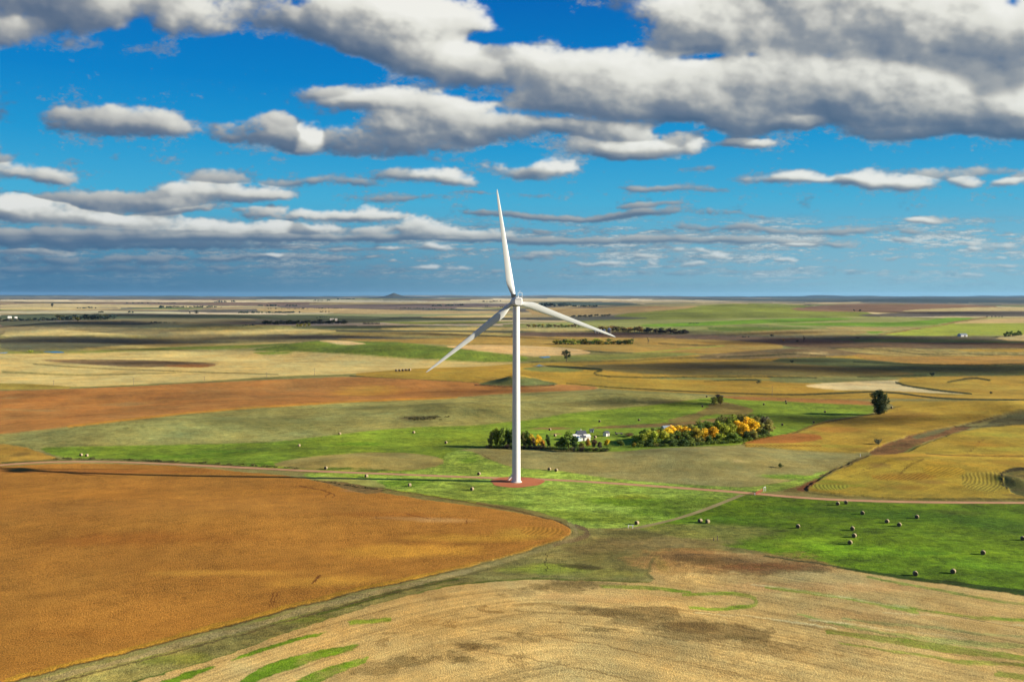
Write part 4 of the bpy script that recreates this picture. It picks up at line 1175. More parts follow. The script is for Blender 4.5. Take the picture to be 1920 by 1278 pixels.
sx = nt.nodes.new("ShaderNodeSeparateXYZ"); Lk(tc.outputs["Generated"], sx.inputs[0])
hor = wm("SQRT", wm("ADD", wm("MULTIPLY", sx.outputs[0], sx.outputs[0]), wm("MULTIPLY", sx.outputs[1], sx.outputs[1])))
az = wm("ARCTAN2", sx.outputs[0], sx.outputs[1])
te = wm("DIVIDE", sx.outputs[2], wm("MAXIMUM", hor, .001))
uu = wm("PINGPONG", wm("ADD", wm("DIVIDE", az, 2 * AZM), .5), 1.0)
vv = wm("DIVIDE", te, TMAX)
cx = nt.nodes.new("ShaderNodeCombineXYZ"); Lk(uu, cx.inputs[0]); Lk(wm("MINIMUM", wm("MAXIMUM", vv, .001), .999), cx.inputs[1])
ti = nt.nodes.new("ShaderNodeTexImage"); ti.image = img; ti.extension = "EXTEND"; ti.interpolation = "Cubic"
Lk(cx.outputs[0], ti.inputs["Vector"])
fade = nt.nodes.new("ShaderNodeMapRange"); fade.interpolation_type = "SMOOTHSTEP"
for k, v in (("From Min", .97), ("From Max", 1.5), ("To Min", 1.0), ("To Max", 0.0)): fade.inputs[k].default_value = v
Lk(vv, fade.inputs["Value"])

# sky colour: Nishita, deepened as a polarised autumn sky, paler near the skyline
gm = nt.nodes.new("ShaderNodeVectorMath"); gm.operation = "SCALE"; gm.inputs["Scale"].default_value = SKY_STRENGTH = 0.06
Lk(sky.outputs[0], gm.inputs[0])
hs = nt.nodes.new("ShaderNodeHueSaturation"); hs.inputs["Saturation"].default_value = 1.32; hs.inputs["Hue"].default_value = .495
Lk(gm.outputs[0], hs.inputs["Color"])
EXPO = 1.35
ramp = nt.nodes.new("ShaderNodeValToRGB")
rr0 = nt.nodes.new("ShaderNodeMapRange")
for k, v in (("From Min", 0.0), ("From Max", .40), ("To Min", 0.0), ("To Max", 1.0)): rr0.inputs[k].default_value = v
Lk(te, rr0.inputs["Value"]); Lk(rr0.outputs[0], ramp.inputs["Fac"])
els = ramp.color_ramp.elements
while len(els) > 1: els.remove(els[-1])
for i, (t_, c) in enumerate(((0.0, (96, 156, 188)), (.06, (96, 164, 194)), (.14, (88, 172, 204)), (.24, (68, 172, 212)), (.40, (26, 150, 208)), (.55, (0, 128, 200)), (.80, (0, 100, 182)), (1.0, (0, 80, 162)))):
    e = els[0] if i == 0 else els.new(t_)
    e.position = t_; e.color = (*[float(q) / 2 ** EXPO for q in lin(c)], 1)
lr = nt.nodes.new("ShaderNodeMapRange"); lr.interpolation_type = "SMOOTHSTEP"
for k, v in (("From Min", -.55), ("From Max", .5), ("To Min", 0.0), ("To Max", 1.0)): lr.inputs[k].default_value = v
Lk(az, lr.inputs["Value"])
# low air is dull and dark away from the sun, paler towards it
hc = nt.nodes.new("ShaderNodeMix"); hc.data_type = "RGBA"
hc.inputs["A"].default_value = (*[float(q) / 2 ** EXPO for q in lin((50, 106, 147))], 1)
hc.inputs["B"].default_value = (*[float(q) / 2 ** EXPO for q in lin((132, 184, 206))], 1)
Lk(lr.outputs[0], hc.inputs["Factor"])
low = nt.nodes.new("ShaderNodeMapRange"); low.interpolation_type = "SMOOTHSTEP"
for k, v in (("From Min", 0.0), ("From Max", .11), ("To Min", .95), ("To Max", 0.0)): low.inputs[k].default_value = v
Lk(te, low.inputs["Value"])
m1 = nt.nodes.new("ShaderNodeMix"); m1.data_type = "RGBA"
Lk(low.outputs[0], m1.inputs["Factor"]); Lk(ramp.outputs["Color"], m1.inputs["A"]); Lk(hc.outputs["Result"], m1.inputs["B"])
# Nishita governs the rest of the dome
up_ = nt.nodes.new("ShaderNodeMapRange"); up_.interpolation_type = "SMOOTHSTEP"
for k, v in (("From Min", .36), ("From Max", 1.2), ("To Min", .97), ("To Max", .2)): up_.inputs[k].default_value = v
Lk(te, up_.inputs["Value"])
mk = nt.nodes.new("ShaderNodeMix"); mk.data_type = "RGBA"
Lk(up_.outputs[0], mk.inputs["Factor"]); Lk(hs.outputs[0], mk.inputs["A"]); Lk(m1.outputs["Result"], mk.inputs["B"])
# clouds over it
am = wm("MULTIPLY", ti.outputs["Alpha"], fade.outputs[0])
inv = wm("SUBTRACT", 1.0, am)
s1 = nt.nodes.new("ShaderNodeVectorMath"); s1.operation = "SCALE"; Lk(mk.outputs["Result"], s1.inputs[0]); Lk(inv, s1.inputs["Scale"])
s2 = nt.nodes.new("ShaderNodeVectorMath"); s2.operation = "SCALE"; Lk(ti.outputs["Color"], s2.inputs[0]); Lk(fade.outputs[0], s2.inputs["Scale"])
ad = nt.nodes.new("ShaderNodeVectorMath"); ad.operation = "ADD"; Lk(s1.outputs[0], ad.inputs[0]); Lk(s2.outputs[0], ad.inputs[1])
Lk(ad.outputs[0], bg.inputs["Color"])

# ------------------------------------------------------------------ sun
sd_ = bpy.data.lights.new("sun", "SUN")
sd_.energy = 4.8; sd_.angle = math.radians(.53); sd_.color = (1.0, .90, .74)
so = bpy.data.objects.new("sun", sd_); link(so)
so.rotation_euler = Vector(SUN_DIR).to_track_quat("Z", "Y").to_euler()
so.location = (300, -50, 200)

# ------------------------------------------------------------------ unseen clouds added to the right to drop shade on the plain
m, nt, out = newmat("shade_cloud")
p = principled(nt, out, 1.0, 0, 0)
p.inputs["Base Color"].default_value = (.85, .86, .88, 1)
tr_ = nt.nodes.new("ShaderNodeBsdfTransparent"); tr_.inputs[0].default_value = (.95, .9, .82, 1)
mx_ = nt.nodes.new("ShaderNodeMixShader"); mx_.inputs[0].default_value = .86
nt.links.new(p.outputs[0], mx_.inputs[1]); nt.links.new(tr_.outputs[0], mx_.inputs[2]); nt.links.new(mx_.outputs[0], out.inputs["Surface"])
M_SHADE_CLOUD = m
mb = MB()
import bmesh
_bm = bmesh.new(); bmesh.ops.create_icosphere(_bm, subdivisions=3, radius=1.0)
ICO_V = np.array([v.co[:] for v in _bm.verts]); ICO_F = [tuple(v.index for v in f.verts) for f in _bm.faces]; _bm.free()


def shade(u, v, hu, hv, alt=1700.0, lobes=9, seed=0):
    """a cloud placed where its shade reaches the ground shown at photo point u, v"""
    r = random.Random(seed * 31 + int(u + v))
    x, y = at([u, u + hu, u, u], [v, v, v - hv, v + hv])
    a = abs(x[1] - x[0]); b = abs(y[2] - y[3]) / 2
    cx_, cy_ = x[0], (y[2] + y[3]) / 2
    k = alt / SUN_DIR[2]
    ox, oy = cx_ + SUN_DIR[0] * k, cy_ + SUN_DIR[1] * k
    for i in range(lobes):
        t_ = (i + .5) / lobes * 2 - 1
        lx = t_ * a * .8; ly = r.uniform(-.6, .6) * b
        ra = a * r.uniform(.26, .42) * (1.15 - .5 * abs(t_)) + 15; rb = b * r.uniform(.40, .85) * (1.1 - .55 * abs(t_)) + 8
        rz = min(ra, rb) * .22
        ra = max(ra - rz * 1.2, 20)
        ph = r.uniform(0, 20)
        v3 = ICO_V.copy()
        n = tex2(v3[:, 0] * 60 + ph * 13, v3[:, 1] * 60 + v3[:, 2] * 37, 260, 1)
        v3 = v3 * (1 + .13 * n[:, None])
        v3 = v3 * np.array([ra, rb, rz]) + np.array([ox + lx, oy + ly, alt + r.uniform(-.3, .3) * rz])
        mb.add(v3, ICO_F, 0, True)


SHADES = [
    (1690, 692, 260, 9, 1500, 12), (1330, 690, 200, 9, 1500, 10), (1480, 676, 110, 5, 1600, 7),
    (1930, 690, 120, 9, 1500, 6),
    (1500, 786, 130, 9, 1200, 9), (1270, 757, 110, 6, 1200, 8), (1160, 748, 60, 3, 1200, 5), (1700, 785, 70, 5, 1200, 5),
    (1900, 783, 50, 8, 1200, 5),
    (1560, 640, 300, 8, 1800, 12), (1900, 645, 160, 9, 1800, 7), (1180, 626, 180, 4, 1900, 9), (1450, 625, 120, 3, 1900, 6),
    (1850, 588, 160, 3, 2600, 8),
    (130, 607, 260, 5, 2200, 12), (180, 640, 300, 7, 1900, 12), (520, 606, 260, 7, 2200, 12), (560, 632, 200, 4, 1900, 9),
    (880, 607, 120, 4, 2200, 7), (850, 627, 220, 3, 1900, 9), (800, 596, 240, 2.2, 2600, 9), (300, 592, 330, 4, 2500, 12),
    (260, 680, 130, 2.0, 1500, 7), (900, 734, 70, 3, 1300, 6), (300, 655, 180, 2, 1600, 7),
    (1150, 571, 200, 1.6, 3000, 8), (760, 572, 160, 1.2, 3200, 7), (300, 568, 300, 1.0, 3400, 8),
]
for i, s in enumerate(SHADES):
    shade(*s, seed=i)
o = mb.build("clouds", M_SHADE_CLOUD)
tag(o, "unseen clouds added high to the right to lay shade across the fields", "clouds", kind="stuff")

# ------------------------------------------------------------------ haze
m, nt, out = newmat("air_haze")
v = nt.nodes.new("ShaderNodeVolumePrincipled")
v.inputs["Color"].default_value = (.32, .62, 1.0, 1)
v.inputs["Density"].default_value = 0.8e-5
v.inputs["Anisotropy"].default_value = .1
nt.links.new(v.outputs[0], out.inputs["Volume"])
mb = MB()
zlo = float(GZ.min()) - 1.0
zhi = 170.0
mb.box((0, 0, (zlo + zhi) / 2), (94000, 94000, zhi - zlo))
HZ = mb.build("haze", m)
tag(HZ, "thin blue autumn haze lying over the whole plain", "haze", kind="stuff")
# ------------------------------------------------------------------ shared materials
M_WHITE = simple("turbine_white_paint", (.56, .57, .57), .45, 0, .4, .05, .35)
M_BLADE = simple("blade_white_gelcoat", (.50, .52, .50), .40, 0, .4, .05, .25)
M_DARK = simple("dark_metal", (.02, .022, .024), .6, .2, .4, .2, 2)
M_STEEL = simple("galvanised_steel", (.42, .44, .46), .45, .5, .5, .15, 1.5)
M_CONC = simple("concrete", (.52, .46, .40), .9, 0, .2, .15, 1.2, bump=.3)
M_WALL = simple("white_clapboard", (.60, .58, .54), .8, 0, .3, .08, 1.5)
M_WALL2 = simple("pale_blue_clapboard", (.50, .58, .64), .8, 0, .3, .08, 1.5)
M_ROOFD = simple("dark_shingle", (.055, .06, .075), .8, 0, .3, .3, 2.0)
M_ROOFB = simple("blue_grey_sheet_roof", (.22, .27, .30), .5, .3, .4, .15, .6)
M_GLASS = simple("window_glass", (.03, .04, .05), .15, 0, .6, .2, 1)
M_RUST = simple("red_painted_pipe", (.30, .06, .035), .6, .2, .4, .3, 3)
M_WOOD = simple("weathered_wood", (.16, .13, .10), .9, 0, .2, .3, 4)
M_BARK = simple("bark", (.10, .08, .06), .95, 0, .1, .3, 3, bump=.5)
M_BIN = simple("grain_bin_steel", (.55, .60, .64), .35, .6, .5, .08, .8)


def bale_mat(name, c, c2):
    m, nt, out = newmat(name)
    p = principled(nt, out, .95, 0, .1)
    tc = N(nt, "ShaderNodeTexCoord")
    w = N(nt, "ShaderNodeTexNoise", i_Scale=7.0, i_Detail=5.0, i_Roughness=.7)
    nt.links.new(tc.outputs["Object"], w.inputs["Vector"])
    mx = N(nt, "ShaderNodeMix", data_type="RGBA")
    mx.inputs["A"].default_value = (*c, 1); mx.inputs["B"].default_value = (*c2, 1)
    r = N(nt, "ShaderNodeMapRange"); r.inputs["From Min"].default_value = .35; r.inputs["From Max"].default_value = .65
    nt.links.new(w.outputs["Fac"], r.inputs["Value"]); nt.links.new(r.outputs[0], mx.inputs["Factor"])
    nt.links.new(mx.outputs["Result"], p.inputs["Base Color"])
    b = N(nt, "ShaderNodeBump", i_Strength=.7, i_Distance=.06)
    nt.links.new(w.outputs["Fac"], b.inputs["Height"]); nt.links.new(b.outputs[0], p.inputs["Normal"])
    return m


M_BALE = bale_mat("hay_wrap", (.20, .155, .09), (.34, .275, .165))
M_BALE_END = bale_mat("hay_end", (.075, .055, .035), (.15, .11, .07))  # ends darker than the wrap, their shade put into the colour


def gravel(name, c1, c2):
    m, nt, out = newmat(name)
    p = principled(nt, out, .95, 0, .1)
    tc = N(nt, "ShaderNodeTexCoord")
    a = N(nt, "ShaderNodeTexNoise", i_Scale=2.5, i_Detail=6.0, i_Roughness=.7)
    b = N(nt, "ShaderNodeTexNoise", i_Scale=.15, i_Detail=4.0, i_Roughness=.6)
    for n in (a, b): nt.links.new(tc.outputs["Object"], n.inputs["Vector"])
    md = N(nt, "ShaderNodeMath", operation="ADD"); nt.links.new(a.outputs["Fac"], md.inputs[0]); nt.links.new(b.outputs["Fac"], md.inputs[1])
    r = N(nt, "ShaderNodeMapRange"); r.inputs["From Min"].default_value = .7; r.inputs["From Max"].default_value = 1.3
    nt.links.new(md.outputs[0], r.inputs["Value"])
    mx = N(nt, "ShaderNodeMix", data_type="RGBA"); mx.inputs["A"].default_value = (*c1, 1); mx.inputs["B"].default_value = (*c2, 1)
    nt.links.new(r.outputs[0], mx.inputs["Factor"]); nt.links.new(mx.outputs["Result"], p.inputs["Base Color"])
    bp = N(nt, "ShaderNodeBump", i_Strength=.4, i_Distance=.05)
    nt.links.new(a.outputs["Fac"], bp.inputs["Height"]); nt.links.new(bp.outputs[0], p.inputs["Normal"])
    return m


M_ROAD = gravel("scoria_road", tuple(lin((186, 134, 96)) * .7), tuple(lin((212, 164, 120)) * .7))
M_PAD = gravel("scoria_pad", tuple(lin((176, 100, 64)) * .7), tuple(lin((206, 128, 86)) * .7))
M_TRACK = gravel("dirt_track", tuple(lin((136, 126, 78)) * .7), tuple(lin((168, 152, 104)) * .7))

# terrain surface actually drawn (same grid interpolation as the sheet)
AZS = np.append(AZ, AZ[0] + 2 * math.pi)


def ribbon(name, pts, width, mat, label, cat, lift_=.05, widths=None, sub=5):
    p = densify(smooth_poly(pts, False, 2), False, 5)
    x, y = at(p[:, 0], p[:, 1])
    dx = np.gradient(x); dy = np.gradient(y); l = np.maximum(np.hypot(dx, dy), 1e-6)
    nx, ny = -dy / l, dx / l
    # ease the normals so the ribbon does not kink
    for _ in range(6):
        nx[1:-1] = (nx[:-2] + nx[1:-1] * 2 + nx[2:]) / 4; ny[1:-1] = (ny[:-2] + ny[1:-1] * 2 + ny[2:]) / 4
        x[1:-1] = (x[:-2] + x[1:-1] * 2 + x[2:]) / 4; y[1:-1] = (y[:-2] + y[1:-1] * 2 + y[2:]) / 4
    mb = MB(); vs = []
    for j in range(len(x)):
        w = width * (1 + .12 * float(tex2(x[j], y[j], 120, 1)) * .5)
        for k in range(sub + 1):
            s = (k / sub - .5) * w
            X, Y = x[j] + nx[j] * s, y[j] + ny[j] * s
            vs.append((X, Y))
    V = np.array(vs); Z = height(V[:, 0], V[:, 1]) + lift_
    n = sub + 1
    fs = [(j * n + k, (j + 1) * n + k, (j + 1) * n + k + 1, j * n + k + 1) for j in range(len(x) - 1) for k in range(sub)]
    fs = [f[::-1] for f in fs] if (V[n] - V[0]) @ np.array([1, 0]) > 0 else fs
    mb.add([(V[i, 0], V[i, 1], Z[i]) for i in range(len(V))], fs, 0, True)
    o = mb.build(name, mat)
    return tag(o, label, cat, kind="structure")


ribbon("road", [(-260, 872), (-60, 878), (0, 871.5), (60, 867), (120, 865), (200, 865), (300, 868.5), (450, 876), (600, 883.5), (750, 889), (900, 895), (1000, 897.5), (1100, 902.5), (1250, 912.5), (1400, 923.5), (1480, 931), (1560, 936.5), (1700, 941), (1920, 942.5), (2200, 943)], 4.0, M_ROAD,
       "narrow red gravel road running straight across the meadow past the turbine", "road", .06)
ribbon("path", [(1392, 927), (1365, 938), (1330, 952), (1290, 966), (1255, 976), (1222, 983), (1190, 990)], 2.5, M_TRACK,
       "pale grassy field track running down from the road gate", "path", .05)
# pad round the tower
mb = MB()
tx, ty = 1.9, 413.0
vs = [(tx, ty, float(height(tx, ty)) + .07)]
n = 72
for ring in (4, 8, 11.9):
    for k in range(n):
        a = 2 * math.pi * k / n
        r = ring * (1 + (.05 * math.sin(3 * a + 1) + .03 * math.sin(7 * a) + .10 * max(0, -math.cos(a + .4)) * 0)) if ring > 8 else ring
        X, Y = tx + .2 + r * math.cos(a) * 1.0, ty + r * math.sin(a) * .98
        vs.append((X, Y, float(height(X, Y)) + .07))
fs = [(0, 1 + k, 1 + (k + 1) % n) for k in range(n)]
for q in range(2):
    for k in range(n):
        fs.append((1 + q * n + k, 1 + (q + 1) * n + k, 1 + (q + 1) * n + (k + 1) % n, 1 + q * n + (k + 1) % n))
mb.add(vs, fs, 0, True)
tag(mb.build("gravel_pad", M_PAD), "round red gravel pad under the foot of the turbine tower", "gravel pad", kind="structure")

# ponds
m, nt, out = newmat("pond_water")
p = principled(nt, out, .08, 0, .5); p.inputs["Base Color"].default_value = (.03, .045, .06, 1)
M_WATER = m
for (u, v, ru, rv, lab) in ((104, 660, 22, 1.6, "small blue slough at the edge of the pale straw field"), (1012, 687, 12, 2.6, "little pond behind the tower beside the dark corn edge"), (1023, 669.5, 10, 1.6, "sliver of water in the pasture left of the lone round tree"), (3, 661.5, 12, 1.4, "blue water at the left edge of the view")):
    x, y = at([u, u + ru, u], [v, v, v - rv]); rx = abs(x[1] - x[0]); ry = abs(y[2] - y[0])
    mb = MB(); n = 40
    X = [x[0] + rx * (1 + .22 * math.sin(3 * k / n * 6.28 + u)) * math.cos(k / n * 6.28) for k in range(n)]
    Y = [y[0] + ry * (1 + .2 * math.sin(4 * k / n * 6.28 + v)) * math.sin(k / n * 6.28) for k in range(n)]
    xm, ym = float(np.mean(X)), float(np.mean(Y))
    ptsw = [(xm, ym, float(height(xm, ym)) + .2)]
    for q in (.25, .5, .75, 1.0):
        for a, b in zip(X, Y):
            c_, d_ = xm + (a - xm) * q, ym + (b - ym) * q
            ptsw.append((c_, d_, float(height(c_, d_)) + .2))
    fsw = [(0, 1 + k, 1 + (k + 1) % n) for k in range(n)] + [(1 + q * n + k, 1 + q * n + n + k, 1 + q * n + n + (k + 1) % n, 1 + q * n + (k + 1) % n) for q in range(3) for k in range(n)]
    mb.add(ptsw, fsw, 0, True)
    tag(mb.build("water", M_WATER), lab, "pond", kind="structure")

# ------------------------------------------------------------------ wind turbine
WT = empty("wind_turbine", (tx, ty, 0))
tag(WT, "tall white three bladed wind turbine standing on the round gravel pad", "wind turbine")
zb = float(height(tx, ty))
mb = MB()
prof = [(0, 1.86), (12, 1.83), (26, 1.76), (40, 1.69), (54, 1.62), (66, 1.55), (78.4, 1.47)]
mb.tube([(0, 0, zb + .35 + z) for z, _ in prof], [r for _, r in prof], 64)
for z, r_ in ((13.2, 1.87), (26.3, 1.80), (40.2, 1.73), (54.2, 1.66), (67.0, 1.58)):          # section flanges
    mb.tube([(0, 0, z - .10), (0, 0, z + .10)], [r_] * 2, 64)
TW = mb.build("tower", M_WHITE, WT)
mb = MB(); mb.tube([(0, 0, zb - .3), (0, 0, zb + .30), (0, 0, zb + .38)], [2.55, 2.5, 2.3], 64); mb.build("base_plinth", M_CONC, WT)
# door and stair, turned towards the left and back
ang = math.radians(133)
dx_, dy_ = math.cos(ang), math.sin(ang)
mb = MB(); mb.box((dx_ * 1.84, dy_ * 1.84, zb + 4.0), (.12, .95, 2.1), ang); DOOR = mb.build("door", M_STEEL, TW)
mb = MB()
top = Vector((dx_ * 2.0, dy_ * 2.0, zb + 2.9)); foot = Vector((dx_ * 4.9, dy_ * 4.9 + .3, zb + .1))
side = Vector((-dy_, dx_, 0))
for s in (-.5, .5):
    mb.tube([foot + side * s, top + side * s], .20, 8)
for k in range(14):
    c = foot.lerp(top, (k + .5) / 12)
    mb.box(c, (.36, 1.0, .12), ang)
mb.box((dx_ * 2.25, dy_ * 2.25, zb + 2.93), (.9, 1.15, .08), ang)
for s in (-.55, .55):
    mb.tube([(dx_ * 2.6 + side.x * s, dy_ * 2.6 + side.y * s, zb), (dx_ * 2.6 + side.x * s, dy_ * 2.6 + side.y * s, zb + 2.9)], .06, 6)
ST = mb.build("stairs", M_WHITE, WT)
mb = MB()
for s in (-.5, .5):
    mb.tube([foot + side * s + Vector((0, 0, 1.0)), top + side * s + Vector((0, 0, 1.0))], .06, 6)
    for k in range(4):
        c = foot.lerp(top, k / 3) + side * s
        mb.tube([c, c + Vector((0, 0, 1.0))], .045, 6)
mb.build("handrail", M_WHITE, ST)

PSI = math.radians(11.0)                     # rotor faces away, a little to the left
AX = Vector((-math.sin(PSI), math.cos(PSI), 0)); SI = Vector((math.cos(PSI), math.sin(PSI), 0)); UP = Vector((0, 0, 1))
HUBZ = 80.4


def nac(l, s, z):                            # along the axis, sideways, up
    return AX * l + SI * s + UP * z


def rrect(w, h, r, n=6):
    pts = []
    for cx_, cy_, a0 in ((w / 2 - r, h / 2 - r, 0), (-w / 2 + r, h / 2 - r, 90), (-w / 2 + r, -h / 2 + r, 180), (w / 2 - r, -h / 2 + r, 270)):
        for k in range(n + 1):
            a = math.radians(a0 + 90 * k / n)
            pts.append((cx_ + r * math.cos(a), cy_ + r * math.sin(a)))
    return pts


mb = MB(); secs = [(-4.9, .80, .10), (-4.75, .92, .05), (-4.4, .985, .02), (-3.8, 1.0, 0), (0, 1.0, 0), (2.2, 1.0, 0), (2.9, .93, 0)]
rings = []
for l, k, dz in secs:
    rings.append([nac(l, a * k, HUBZ + b * k + dz) for a, b in rrect(3.75, 3.75, 1.15)])
vs = [p for r in rings for p in r]; n = len(rings[0])
fs = []
for i in range(len(rings) - 1):
    for k in range(n):
        fs.append((i * n + k, i * n + (k + 1) % n, (i + 1) * n + (k + 1) % n, (i + 1) * n + k))
mb.add(vs, fs, 0, True); mb.add(rings[0], [tuple(range(n))], 0); mb.add(rings[-1], [tuple(range(n))[::-1]], 0)
NA_ = mb.build("nacelle", M_WHITE, WT)
mb = MB(); mb.box(nac(-4.93, .05, HUBZ + 1.02), (2.5, .06, .16), PSI); mb.build("vent", M_DARK, NA_)
mb = MB(); mb.box(nac(1.6, -.95, HUBZ + 2.55), (1.75, 1.6, 1.5), PSI); mb.build("dark_box", M_DARK, NA_)  # plain dark box on the nacelle roof, near the rotor
mb = MB()
fr = [nac(-3.4, .1, HUBZ + 1.8), nac(-3.4, .1, HUBZ + 3.9), nac(-3.4, 1.9, HUBZ + 3.9), nac(-3.4, 1.9, HUBZ + 1.6)]
for a, b in zip(fr[:-1], fr[1:]): mb.tube([a, b], .10, 8)
mb.tube([nac(-3.4, .9, HUBZ + 3.9), nac(-3.4, .9, HUBZ + 4.7)], .06, 6)
mb.tube([nac(-3.4, .5, HUBZ + 4.55), nac(-3.4, 1.3, HUBZ + 4.55)], .05, 6)
mb.build("instrument_mast", M_WHITE, NA_)
mb = MB(); mb.tube([nac(-2.2, .3, HUBZ + 1.8), nac(-2.2, .3, HUBZ + 2.35)], [.32, .26], 14); mb.build("beacon", M_WHITE, NA_)
mb = MB(); mb.tube([(0, 0, 78.3), (0, 0, 78.9)], [1.55, 1.75], 48); mb.build("yaw_ring", M_DARK, NA_)
# rotor
mb = MB()
hp = [(2.9, 1.35), (3.2, 1.55), (4.2, 1.72), (5.4, 1.62), (6.3, 1.25), (6.9, .7), (7.1, .12)]
mb.tube([nac(l, 0, HUBZ) for l, _ in hp], [r for _, r in hp], 40)
HB = mb.build("hub", M_WHITE, WT)
HC = nac(4.4, 0, HUBZ)
BL = [(1.2, 1.9, 1.0, 0), (2.4, 1.9, 1.0, 0), (3.6, 2.05, .82, 3), (5.5, 2.75, .5, 12), (8, 3.45, .34, 13), (10, 3.5, .27, 11.5), (13, 3.2, .24, 9.5), (18, 2.75, .21, 7), (24, 2.35, .19, 5), (30, 1.98, .18, 3.2), (36, 1.62, .17, 1.8), (42, 1.25, .16, .6), (46, .98, .16, -.2), (48.6, .70, .15, -.6), (49.9, .36, .14, -.8), (50.4, .08, .13, -.8)]


def blade(theta):
    span = SI * math.sin(theta) + UP * math.cos(theta)
    tang = SI * math.cos(theta) - UP * math.sin(theta)        # clockwise seen from behind
    mb = MB(); rings = []
    n = 26
    for r, ch, th, tw in BL:
        bend = AX * (1.4 * (r / 50) ** 2) + span * r
        t_ = math.radians(tw + 2)
        cd = tang * math.cos(t_) + AX * math.sin(t_)
        nd = AX * math.cos(t_) - tang * math.sin(t_)
        ring = []
        blend = min(1.0, max(0.0, (r - 2.4) / 5))
        for k in range(n):
            a = 2 * math.pi * k / n
            xc = .5 * math.cos(a)
            yt = .5 * math.sin(a) * th
            # aerofoil: fat nose, thin tail
            xf = xc; q = max(0.0, .5 - xc)
            ya = math.copysign(1, math.sin(a)) * th * 1.35 * (.74 * math.sqrt(max(q, 0)) * (1 - q) ** .9) if True else 0
            # nose at -x
            q2 = xc + .5
            ya = math.copysign(1, math.sin(a)) * th * 1.4 * math.sqrt(max(q2, 0)) * max(1 - q2, 0) ** .95 if abs(math.sin(a)) > 1e-6 else 0
            yy = yt * (1 - blend) + ya * blend
            off = .22 * blend
            ring.append(HC + bend + cd * ((xc + off) * ch * -1) + nd * (yy * ch))
        rings.append(ring)
    vs = [p for q in rings for p in q]; fs = []
    for i in range(len(rings) - 1):
        for k in range(n):
            fs.append((i * n + k, i * n + (k + 1) % n, (i + 1) * n + (k + 1) % n, (i + 1) * n + k))
    mb.add(vs, fs, 0, True); mb.add(rings[-1], [tuple(range(n))[::-1]], 0)
    return mb


for th in (-8.6, -128.2, 109.0):
    b = blade(math.radians(th)).build("blade", M_BLADE, WT)
    b.data.validate()
    bm = bmesh.new(); bm.from_mesh(b.data); bmesh.ops.recalc_face_normals(bm, faces=bm.faces); bm.to_mesh(b.data); bm.free()

# ------------------------------------------------------------------ hay bales
def bale_mesh():
    mb = MB(); n = 40
    prof = [(-.62, .60), (-.66, .74), (-.60, .84), (-.3, .875), (0, .87), (.3, .875), (.60, .84), (.66, .74), (.62, .60)]
    rings = []
    for x_, r in prof:
        ring = []
        for k in range(n):
            a = 2 * math.pi * k / n
            rr = r * (1 + .012 * math.sin(5 * a + x_ * 3))
            zz = math.sin(a) * rr
            zz = max(zz, -.80)
            ring.append((math.cos(a) * rr, x_ * 1.08, zz + .80))
        rings.append(ring)
    m_ = len(rings)
    vs = [p for r in rings for p in r]
    for i in range(m_ - 1):
        mat = 1 if i in (0, m_ - 2) else 0
        mb.add(vs[i * n:(i + 2) * n], [(k, (k + 1) % n, n + (k + 1) % n, n + k)[::-1] for k in range(n)], mat, True)
    for ring, rev, yy in ((rings[0], False, -.60), (rings[-1], True, .60)):
        # wound end: rings stepping in and out
        prev = ring
        for q in (.78, .55, .32, .12):
            cur = [(p[0] * q, p[1] + (.03 if q in (.78, .32) else -.01) * (1 if yy < 0 else -1), (p[2] - .80) * q + .80) for p in ring]
            fs = [(k, (k + 1) % n, n + (k + 1) % n, n + k) for k in range(n)]
            if rev: fs = [f[::-1] for f in fs]
            mb.add(prev + cur, fs, 1, True); prev = cur
        mb.add(prev, [tuple(range(n)) if not rev else tuple(range(n))[::-1]], 1)
    return mb


